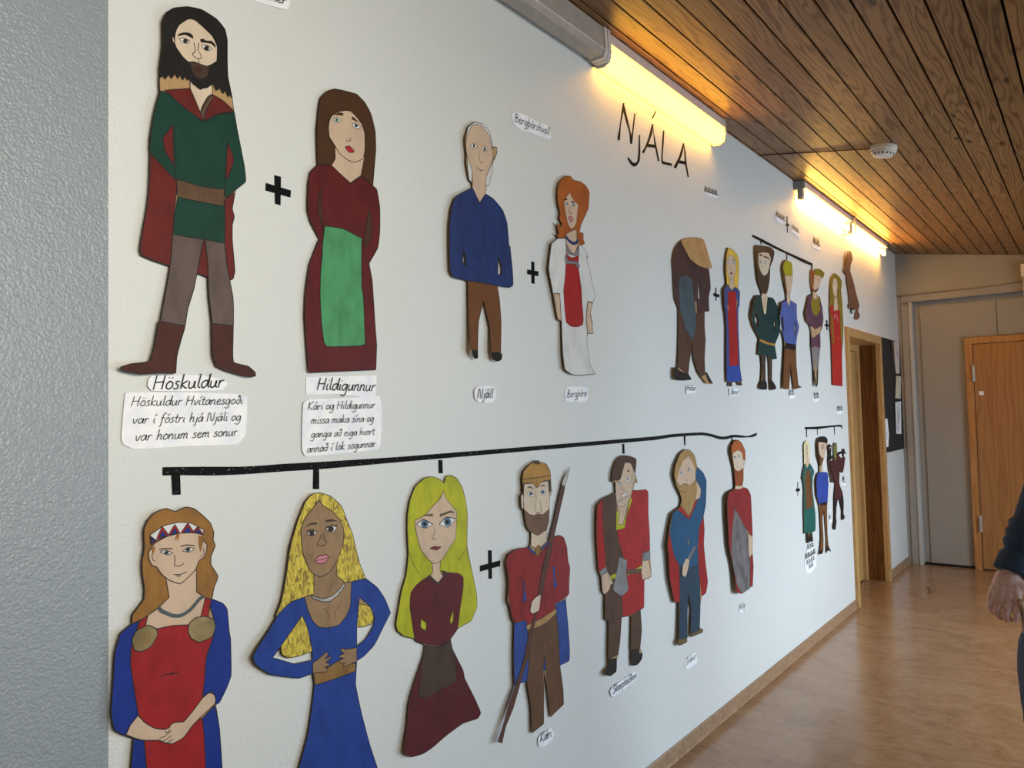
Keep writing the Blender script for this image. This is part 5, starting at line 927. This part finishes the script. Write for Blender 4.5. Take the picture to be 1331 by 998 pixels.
for nm, y0, y1, lb in (('n', 5.04, 6.235, 'lit bare tube lamp with a grey socket at its near end'), ('f', 6.265, 7.48, 'lit bare tube lamp nearest the grey end wall')):
    l3 = empty('wall_lamp', (0, (y0 + y1) / 2, 2.87), lb, 'lamp', LG)
    bm = bmesh.new(); prism_y(bm, [(0, 2.995), (.068, 2.986), (.068, 2.95), (.06, 2.944), (0, 2.946)], y0, y1); link('housing', bm, M_LAMPW, l3)
    bm = bmesh.new(); tube(bm, [(.04, y0 + .035, 2.893), (.04, y1 - .02, 2.893)], .0135, 14); link('tube', bm, M_TUBE, l3)
    bm = bmesh.new(); prism_y(bm, [(-.0, 2.996), (.072, 2.987), (.072, 2.935), (.0, 2.938)], y0 - .015, y0); box(bm, .022, .056, y0 - .012, y0 + .035, 2.872, 2.945, bev=.006); link('socket', bm, M_LAMPG if nm == 'n' else M_LAMPW, l3)
    bm = bmesh.new(); box(bm, .022, .056, y1 - .02, y1, 2.872, 2.946, bev=.006); link('socket', bm, M_LAMPW, l3)
    if nm == 'n':
        bm = bmesh.new(); tube(bm, [(.088, 6.25, 2.985), (.088, 6.25, 2.868), (.082, 6.25, 2.858), (.002, 6.25, 2.855)], .006, 8); link('bracket', bm, M_LAMPW, l3)

# ------------------------------------------------------------------ smoke detector and its cable on the ceiling
def on_ceiling(px, py):
    d = ray(px, py); t = (CZ - CS * CAM.x - CAM.z) / (d.z + CS * d.x); return CAM + d * t
c = on_ceiling(1149, 190.5); nrm = Vector((-CS, 0, -1)).normalized()
ax = nrm.cross(Vector((0, 1, 0))).normalized(); ay = nrm.cross(ax)
sd = empty('smoke_detector', c, 'white round smoke detector on the plank ceiling', 'smoke detector')
def lathe(bm, prof_, mi=0, seg=32, c=c):
    rings = [[bm.verts.new(c + nrm * h + (ax * math.cos(2 * math.pi * k / seg) + ay * math.sin(2 * math.pi * k / seg)) * r) for k in range(seg)] for r, h in prof_]
    for A_, B_ in zip(rings, rings[1:]):
        for k in range(seg):
            f = bm.faces.new([A_[k], A_[(k + 1) % seg], B_[(k + 1) % seg], B_[k]]); f.material_index = mi
    bm.faces.new(rings[-1])
M_SD = plain('white_plastic', (214, 208, 198), .4)
bm = bmesh.new(); lathe(bm, [(.066, -.004), (.066, .018), (.063, .022)]); link('base', bm, M_SD, sd)
bm = bmesh.new(); lathe(bm, [(.062, .022), (.061, .034), (.046, .052), (.03, .055)]); link('sensor_cover', bm, M_SD, sd)
bm = bmesh.new()
for k in range(8):
    a0 = 2 * math.pi * (k + .14) / 8; a1 = 2 * math.pi * (k + .86) / 8; vs = []
    for a, t_ in ((a0, .2), (a1, .2), (a1, .7), (a0, .7)):
        r = .0612 + (.0465 - .0612) * t_ + .0006; h = .0342 + (.0522 - .0342) * t_ + .0006
        vs.append(bm.verts.new(c + nrm * h + (ax * math.cos(a) + ay * math.sin(a)) * r))
    bm.faces.new(vs)
link('vent_slots', bm, plain('dark_vent', (70, 66, 60), .7), sd)
bm = bmesh.new(); a_ = on_ceiling(985, 201.2); b_ = on_ceiling(1134, 192.2)
tube(bm, [a_ + (b_ - a_) * t_ + nrm * .004 for t_ in (0.01, .25, .5, .75, 1)], .0032, 6)
tag(link('ceiling_cable', bm, plain('red_brown_cable', (92, 44, 30), .6)), 'thin red brown cable across the ceiling planks to the smoke detector', 'cable')

# ------------------------------------------------------------------ end wall fittings
bm = bmesh.new(); tube(bm, [at_y(px, py, YE - .018) for px, py in ((1166, 385.5), (1190, 383), (1225, 379.3), (1262, 375.5), (1304, 370.2), (1318, 367.8), (1326, 365), (1331, 362))], .0055, 8)
tag(link('wall_cable', bm, plain('grey_cable', (142, 134, 124), .5)), 'grey cable running along the grey beam over the end wall', 'cable')
el = empty('emergency_lamp', (1.16, YE - .03, 2.5), 'white and grey box fitting at the right edge above the wooden door', 'lamp')
bm = bmesh.new(); box(bm, 1.020, 1.32, YE - .09, YE - .012, 2.635, 2.745, bev=.006); link('housing', bm, plain('cream_plastic', (226, 214, 196), .4), el)
bm = bmesh.new(); box(bm, 1.028, 1.31, YE - .07, YE - .012, 2.47, 2.635, bev=.005); link('bracket', bm, M_LAMPG, el)

# ------------------------------------------------------------------ pinboard, papers and switch right of the doorway
CV['PB'] = (1130, 420, .2005)
b0 = at_x(1144.5, 588, 0); b1 = at_x(1172, 583.5, 0)
bm = bmesh.new(); box(bm, .0015, .009, DY1 + .03, YE - .004, min(b0.z, b1.z), 2.135, bev=.001)
tag(link('pinboard', bm, M_BOARD), 'charcoal pinboard between the wooden doorway and the grey end wall', 'pinboard')
def note(label, poly, mat, sub=None, **kw):
    lp = loops_of(poly, 0)[0]; lp = [lp[0]] if len(lp) == 1 else lp
    xs = [p[0] for p in lp[0]]; ys_ = [p[1] for p in lp[0]]
    sf = Surf((min(xs), min(ys_), max(xs), max(ys_)), base=.011, **kw)
    bm = bmesh.new(); fill(sf, bm, lp, 0, 0, .0006); o = tag(link('pinned_paper', bm, mat), label, 'paper', 'papers on the pinboard')
    if sub:
        bm = bmesh.new()
        for l in loops_of(sub, 3): line(sf, bm, l[0], 2, .010, 0)
        link('drawing', bm, plain('pencil_grey', (120, 118, 124), .7), o)
note('pale pink sheet at the top of the pinboard', 'PB 158,120 193,112 196,328 172,325 166,262', plain('pink_paper', (222, 206, 200), .7), 'PB 180,160 178,200 184,230', L=.01)
note('brown curled strip at the top of the pinboard', 'PB 140,110 152,118 168,200 174,250 158,262 150,180', plain('brown_paper', (112, 84, 66), .7), None, L=.012)
note('cream sheet in the middle of the pinboard', 'PB 174,340 205,345 203,490 168,485', plain('cream_paper', (216, 208, 186), .7), None, L=.008)
note('white sheet with grey drawing low on the right of the pinboard', 'PB 168,512 205,506 208,718 175,716', M_PAPERW, 'PB 180,540 186,600 180,660 188,700 | 190,520 196,580 192,640', L=.010)
note('white sheet at the lower left of the pinboard', 'PB 83,620 117,618 127,715 124,800 93,808', M_PAPERW, 'PB 112,700 114,740', Rr=.006)
s0 = at_x(1146, 590, 0); s1 = at_x(1148.5, 604, 0)
ls = empty('light_switch', (0, s0.y, s1.z), 'small white switch under the pinboard beside the doorway casing', 'light switch')
yy = max(s0.y, DY1 + .012)
bm = bmesh.new(); box(bm, 0, .010, yy, yy + .08, s1.z - .01, s0.z + .005, bev=.002); link('plate', bm, M_SD, ls)
bm = bmesh.new(); box(bm, .010, .015, yy + .015, yy + .065, s1.z + .008, s0.z - .013, bev=.002); link('rocker', bm, M_LAMPW, ls)
bm = bmesh.new(); tube(bm, [at_z(px, py, .003) for px, py in ((1204.5, 763), (1207, 764), (1208.6, 766.5), (1208.8, 769.5), (1207.5, 771.5))], .0022, 6)
tag(link('thread', bm, plain('dark_thread', (60, 44, 36), .8)), 'short dark curled thread lying on the far floor', 'thread')

# ------------------------------------------------------------------ the person at the right edge and the jacket they carry
PD = 2.42
def at_d(px, py, d=PD): return CAM + ray(px, py) * d
RH = Vector((math.cos(YAW), math.sin(YAW), 0)); FH = Vector((math.sin(YAW), -math.cos(YAW), 0))   # picture right, towards the camera
pb = at_d(1470, 700); BASE = Vector((pb.x, pb.y, 0))
def bp(r, f, z): return BASE + RH * r + FH * f + Vector((0, 0, z))
def capsule(bm, p0, p1, r0, r1, n=14):
    p0, p1 = Vector(p0), Vector(p1); d = p1 - p0; L = d.length; d.normalize()
    u = d.orthogonal().normalized(); w = d.cross(u); prof_ = []
    for k in range(0, 5): a = math.pi / 2 * (1 - k / 4); prof_.append((-math.sin(a) * r0, math.cos(a) * r0))
    for k in range(0, 5): a = math.pi / 2 * k / 4; prof_.append((L + math.sin(a) * r1, math.cos(a) * r1))
    rings = []
    for h, r in prof_:
        if r < 1e-5: rings.append([bm.verts.new(p0 + d * h)]); continue
        rings.append([bm.verts.new(p0 + d * h + (u * math.cos(2 * math.pi * k / n) + w * math.sin(2 * math.pi * k / n)) * r) for k in range(n)])
    for A_, B_ in zip(rings, rings[1:]):
        for k in range(n):
            k2 = (k + 1) % n
            if len(A_) == 1: bm.faces.new([A_[0], B_[k2], B_[k]])
            elif len(B_) == 1: bm.faces.new([A_[k], A_[k2], B_[0]])
            else: bm.faces.new([A_[k], A_[k2], B_[k2], B_[k]])
def ellip(bm, c_, r, f, z):
    m = Matrix((RH * r, FH * f, Vector((0, 0, z)))).transposed().to_4x4(); m.translation = c_
    bmesh.ops.create_icosphere(bm, subdivisions=3, radius=1, matrix=m)
def grow(name, bm, mat, parent, voxel, smooth=3):
    """one continuous skin round the overlapping limbs"""
    bmesh.ops.recalc_face_normals(bm, faces=bm.faces[:])
    me = bpy.data.meshes.new(name); bm.to_mesh(me); bm.free()
    o = bpy.data.objects.new(name, me); COL.objects.link(o)
    m = o.modifiers.new('r', 'REMESH'); m.mode = 'VOXEL'; m.voxel_size = voxel
    s = o.modifiers.new('s', 'SMOOTH'); s.factor = .5; s.iterations = smooth
    dg = bpy.context.evaluated_depsgraph_get(); dg.update()
    me2 = bpy.data.meshes.new_from_object(o.evaluated_get(dg)); o.modifiers.clear(); o.data = me2
    me2.materials.clear(); me2.materials.append(mat)
    for p in me2.polygons: p.use_smooth = True
    if parent: o.parent = parent; o.matrix_parent_inverse = Matrix.Translation(-Vector(parent.location))
    return o
def skin_mat():
    t = NT('hand_skin'); v = t.pos(); a = t.noise(v, 40, 4); t.l(t.ramp(a, [(.3, rgb((206, 150, 126))), (.7, rgb((236, 190, 170)))]), t.b.inputs['Base Color'])
    t.b.inputs['Roughness'].default_value = .5; t.b.inputs['Subsurface Weight'].default_value = .05; t.b.inputs['Subsurface Radius'].default_value = (.01, .004, .002); t.bump(t.noise(v, 220, 3), .25, .002); return t.m
def cloth(name, c_, sc=500):
    t = NT(name); v = t.pos(); a = t.noise(v, 12, 4); t.l(t.ramp(a, [(.3, rgb([x * .8 for x in c_])), (.7, rgb(c_))]), t.b.inputs['Base Color'])
    t.b.inputs['Roughness'].default_value = .85; t.bump(t.math('ADD', t.noise(v, sc, 2), t.math('MULTIPLY', t.noise(v, 18, 2), 4)), .5, .004); return t.m
per = empty('person', BASE, 'person in a dark blue shirt at the right edge, one hand holding a jacket', 'person')
wr = at_d(1313, 752); el_ = at_d(1352, 652, PD + .03); sh = bp(-.185, 0, 1.41)
W_ = lambda px, py, f=0: at_d(px, py) + FH * f
bm = bmesh.new()
# head and neck
hc = bp(0, .015, 1.615); ellip(bm, hc, .074, .092, .112); ellip(bm, bp(0, .045, 1.545), .056, .058, .058)
capsule(bm, bp(0, -.01, 1.40), bp(0, .0, 1.56), .056, .052)
capsule(bm, bp(0, .098, 1.63), bp(0, .122, 1.592), .010, .015); ellip(bm, bp(0, .103, 1.555), .024, .012, .008)
for s_ in (-1, 1):
    ellip(bm, bp(.078 * s_, .005, 1.605), .008, .018, .030); ellip(bm, bp(.031 * s_, .094, 1.628), .013, .009, .008); ellip(bm, bp(.033 * s_, .096, 1.648), .022, .010, .007)
# trunk and legs
ellip(bm, bp(0, 0, 1.27), .155, .10, .19); ellip(bm, bp(0, .005, 1.06), .135, .095, .17); ellip(bm, bp(0, -.01, .92), .155, .105, .12)
capsule(bm, sh, bp(.185, 0, 1.41), .055, .055)
for s_ in (-1, 1):
    capsule(bm, bp(.085 * s_, 0, .88), bp(.10 * s_, .01, .48), .078, .053); capsule(bm, bp(.10 * s_, .01, .48), bp(.105 * s_, -.01, .09), .052, .036); capsule(bm, bp(.105 * s_, -.015, .05), bp(.115 * s_, .13, .035), .038, .028)
# far arm, hanging, with a relaxed hand
e2 = bp(.235, -.02, 1.12); w2 = bp(.25, .03, .87)
capsule(bm, bp(.185, 0, 1.41), e2, .046, .038); capsule(bm, e2, w2, .038, .025)
for k in range(4):
    o_ = Vector((0, 0, 0)); f0 = .055 - .022 * k
    m1 = bp(.252, f0 + .0, .785 + .006 * (k in (0, 3))); m2 = bp(.247, f0 + .006, .745); m3 = bp(.236, f0 + .006, .715 + .012 * (k == 3))
    capsule(bm, w2 + FH * (.012 - .008 * k), m1, .016, .012, 10); capsule(bm, m1, m2, .0105, .0095, 10); capsule(bm, m2, m3, .0095, .008, 10)
capsule(bm, w2, bp(.24, .075, .82), .017, .012, 10); capsule(bm, bp(.24, .075, .82), bp(.232, .08, .775), .0115, .009, 10)
# near arm and the hand that holds the jacket
capsule(bm, sh, el_, .046, .038); capsule(bm, el_, wr, .038, .026)
mcp = [W_(1315, 781, .030), W_(1307, 782, .016), W_(1299, 780, .000), W_(1293, 776, -.016)]
pip = [W_(1312, 796, .036), W_(1303, 796, .018), W_(1295, 793, .000), W_(1290, 787, -.016)]
tip1 = [W_(1313, 802, .030), W_(1306, 804, .012), W_(1301, 803, -.006), W_(1295, 797, -.020)]
tip2 = [W_(1318, 802, .018), W_(1313, 805, .002), W_(1308, 804, -.016), W_(1302, 800, -.026)]
for k in range(4):
    capsule(bm, wr + (mcp[k] - mcp[1]) * .45, mcp[k], .021, .0135, 12)
    r = (.0105, .0108, .0102, .0092)[k]
    capsule(bm, mcp[k], pip[k], r * 1.12, r, 10); capsule(bm, pip[k], tip1[k], r, r * .92, 10); capsule(bm, tip1[k], tip2[k], r * .92, r * .8, 10)
capsule(bm, W_(1318, 757, .012), W_(1329, 767, .036), .019, .014, 12); capsule(bm, W_(1329, 767, .036), W_(1337, 777, .040), .013, .0115, 12); capsule(bm, W_(1337, 777, .040), W_(1338, 789, .036), .0115, .009, 12)
grow('body', bm, skin_mat(), per, .0038, 3)
for s_ in (-1, 1):
    bm = bmesh.new(); ellip(bm, bp(.031 * s_, .0985, 1.629), .0135, .0075, .0065)
    n0 = len(bm.faces); ellip(bm, bp(.031 * s_, .1045, 1.629), .0052, .0026, .0052)
    bm.faces.ensure_lookup_table()
    for f in bm.faces[n0:]: f.material_index = 1
    link('eye', bm, [PM('eyewhite'), PM('iris_brown')], per, True)
    bm = bmesh.new(); tube(bm, [bp(.012 * s_, .103, 1.648), bp(.030 * s_, .106, 1.653), bp(.048 * s_, .094, 1.648)], [.0025, .0038, .002], 8); link('eyebrow', bm, PM('darkbrown'), per, True)
bm = bmesh.new(); ellip(bm, bp(0, .1125, 1.556), .024, .005, .004); ellip(bm, bp(0, .1115, 1.550), .020, .005, .004); link('lips', bm, plain('lip_skin', (150, 92, 84), .5), per, True)
M_SHIRT = cloth('dark_blue_shirt', (44, 62, 86))
bm = bmesh.new()
ellip(bm, bp(0, 0, 1.27), .175, .118, .20); ellip(bm, bp(0, .005, 1.06), .160, .118, .18); ellip(bm, bp(0, -.005, .93), .170, .122, .10); capsule(bm, sh + Vector((0, 0, -.005)), bp(.185, 0, 1.405), .068, .068)
capsule(bm, bp(0, -.01, 1.40), bp(0, -.005, 1.475), .074, .066)
capsule(bm, bp(.185, 0, 1.40), e2, .064, .056); capsule(bm, e2, e2.lerp(w2, .78), .056, .046)
capsule(bm, sh, el_, .066, .058); capsule(bm, el_, el_.lerp(wr, .70), .058, .047)
shirt = grow('shirt', bm, M_SHIRT, per, .006, 4)
bm = bmesh.new()                                   # turned back cuff and folds on the near sleeve
ca = el_.lerp(wr, .70); cb = el_.lerp(wr, .93)
tube(bm, [ca.lerp(cb, t_) for t_ in (0, .08, .5, .92, 1, .97)], [.046, .054, .055, .056, .052, .044], 24, cap=False)
link('cuff', bm, M_SHIRT, per, True)
bm = bmesh.new(); tube(bm, [el_.lerp(wr, t_) for t_ in (.28, .34, .40, .46, .52, .58, .64)], [.054, .062, .056, .061, .054, .058, .050], 24); link('sleeve_fold', bm, M_SHIRT, per, True)
bm = bmesh.new()
ellip(bm, bp(0, -.01, .90), .168, .120, .11)
for s_ in (-1, 1): capsule(bm, bp(.088 * s_, 0, .86), bp(.10 * s_, .01, .48), .092, .07); capsule(bm, bp(.10 * s_, .01, .48), bp(.105 * s_, -.01, .10), .07, .058)
grow('trousers', bm, cloth('dark_trousers', (46, 46, 52)), per, .007, 3)
for s_ in (-1, 1):
    bm = bmesh.new(); capsule(bm, bp(.105 * s_, -.03, .048), bp(.118 * s_, .15, .042), .047, .040); capsule(bm, bp(.105 * s_, -.02, .05), bp(.105 * s_, -.01, .11), .045, .042)
    for v in bm.verts: v.co.z = max(v.co.z, .001)
    grow('shoe', bm, plain('black_leather', (30, 28, 28), .4), per, .005, 2)
bm = bmesh.new(); ellip(bm, bp(0, -.012, 1.648), .082, .094, .092); ellip(bm, bp(0, -.045, 1.60), .078, .062, .08)
bmesh.ops.bisect_plane(bm, geom=bm.verts[:] + bm.edges[:] + bm.faces[:], plane_co=bp(0, .055, 1.66), plane_no=FH * .8 + Vector((0, 0, -.6)), clear_outer=True)
bmesh.ops.holes_fill(bm, edges=[e for e in bm.edges if e.is_boundary]); grow('hair', bm, cloth('grey_brown_hair', (92, 82, 74)), per, .006, 2)

jk = empty('jacket', W_(1350, 940, .02), 'dark blue wool jacket with beige lining hanging from the hand at the right edge', 'jacket')
bm = bmesh.new()
rows = [(786, 1317, 1326), (800, 1322, 1346), (815, 1323, 1360), (835, 1319, 1368), (852, 1316.5, 1372), (872, 1318, 1374), (895, 1322, 1375), (915, 1325, 1376), (938, 1330, 1377)]
NU = 26; front, back = [], []
for i, (py, a, b) in enumerate(rows):
    fr, bk = [], []
    for k in range(NU + 1):
        u_ = k / NU; amp = .028 * min(1, i / 3)
        dep = amp * math.sin(u_ * 17 + i * .35) + .01 * math.sin(u_ * 41 + i) + .03
        edge = math.sin(math.pi * min(max(u_, .0), 1)) ** .4
        fr.append(bm.verts.new(W_(a + (b - a) * u_, py + (4 * math.sin(u_ * 9) if i == len(rows) - 1 else 0), dep + .016 * edge)))
        bk.append(bm.verts.new(W_(a + (b - a) * u_, py + (4 * math.sin(u_ * 9) if i == len(rows) - 1 else 0), dep - .016 * edge)))
    front.append(fr); back.append(bk)
for i in range(len(rows) - 1):
    for k in range(NU):
        bm.faces.new([front[i][k], front[i + 1][k], front[i + 1][k + 1], front[i][k + 1]]); bm.faces.new([back[i][k + 1], back[i + 1][k + 1], back[i + 1][k], back[i][k]])
for i in (0, len(rows) - 1):
    for k in range(NU): bm.faces.new([front[i][k], front[i][k + 1], back[i][k + 1], back[i][k]])
bmesh.ops.remove_doubles(bm, verts=bm.verts[:], dist=.0005); bmesh.ops.recalc_face_normals(bm, faces=bm.faces[:])
link('shell', bm, cloth('blue_wool', (66, 78, 98), 300), jk, True)
bm = bmesh.new()
lo = [(1313, 777), (1317, 774), (1324, 784), (1334, 796), (1346, 806), (1348, 830), (1334, 830), (1325, 818), (1321, 806), (1317, 792)]
f_ = [bm.verts.new(W_(x, y, .058 - .0016 * max(0, y - 800))) for x, y in lo]; g_ = [bm.verts.new(W_(x, y, .042 - .0016 * max(0, y - 800))) for x, y in lo]
bm.faces.new(f_); bm.faces.new(g_[::-1])
for k in range(len(lo)): bm.faces.new([f_[k], g_[k], g_[(k + 1) % len(lo)], f_[(k + 1) % len(lo)]])
bmesh.ops.triangulate(bm, faces=[f for f in bm.faces if len(f.verts) > 4]); bmesh.ops.recalc_face_normals(bm, faces=bm.faces[:])
o = link('lining', bm, cloth('beige_lining', (232, 196, 156)), jk); o['label'] = 'beige lining'
bm = bmesh.new(); tube(bm, [W_(1326, 905, .05), W_(1325, 918, .05), W_(1323.5, 926, .05)], [.004, .006, .008], 8); link('zip_pull', bm, M_BLACK, jk)
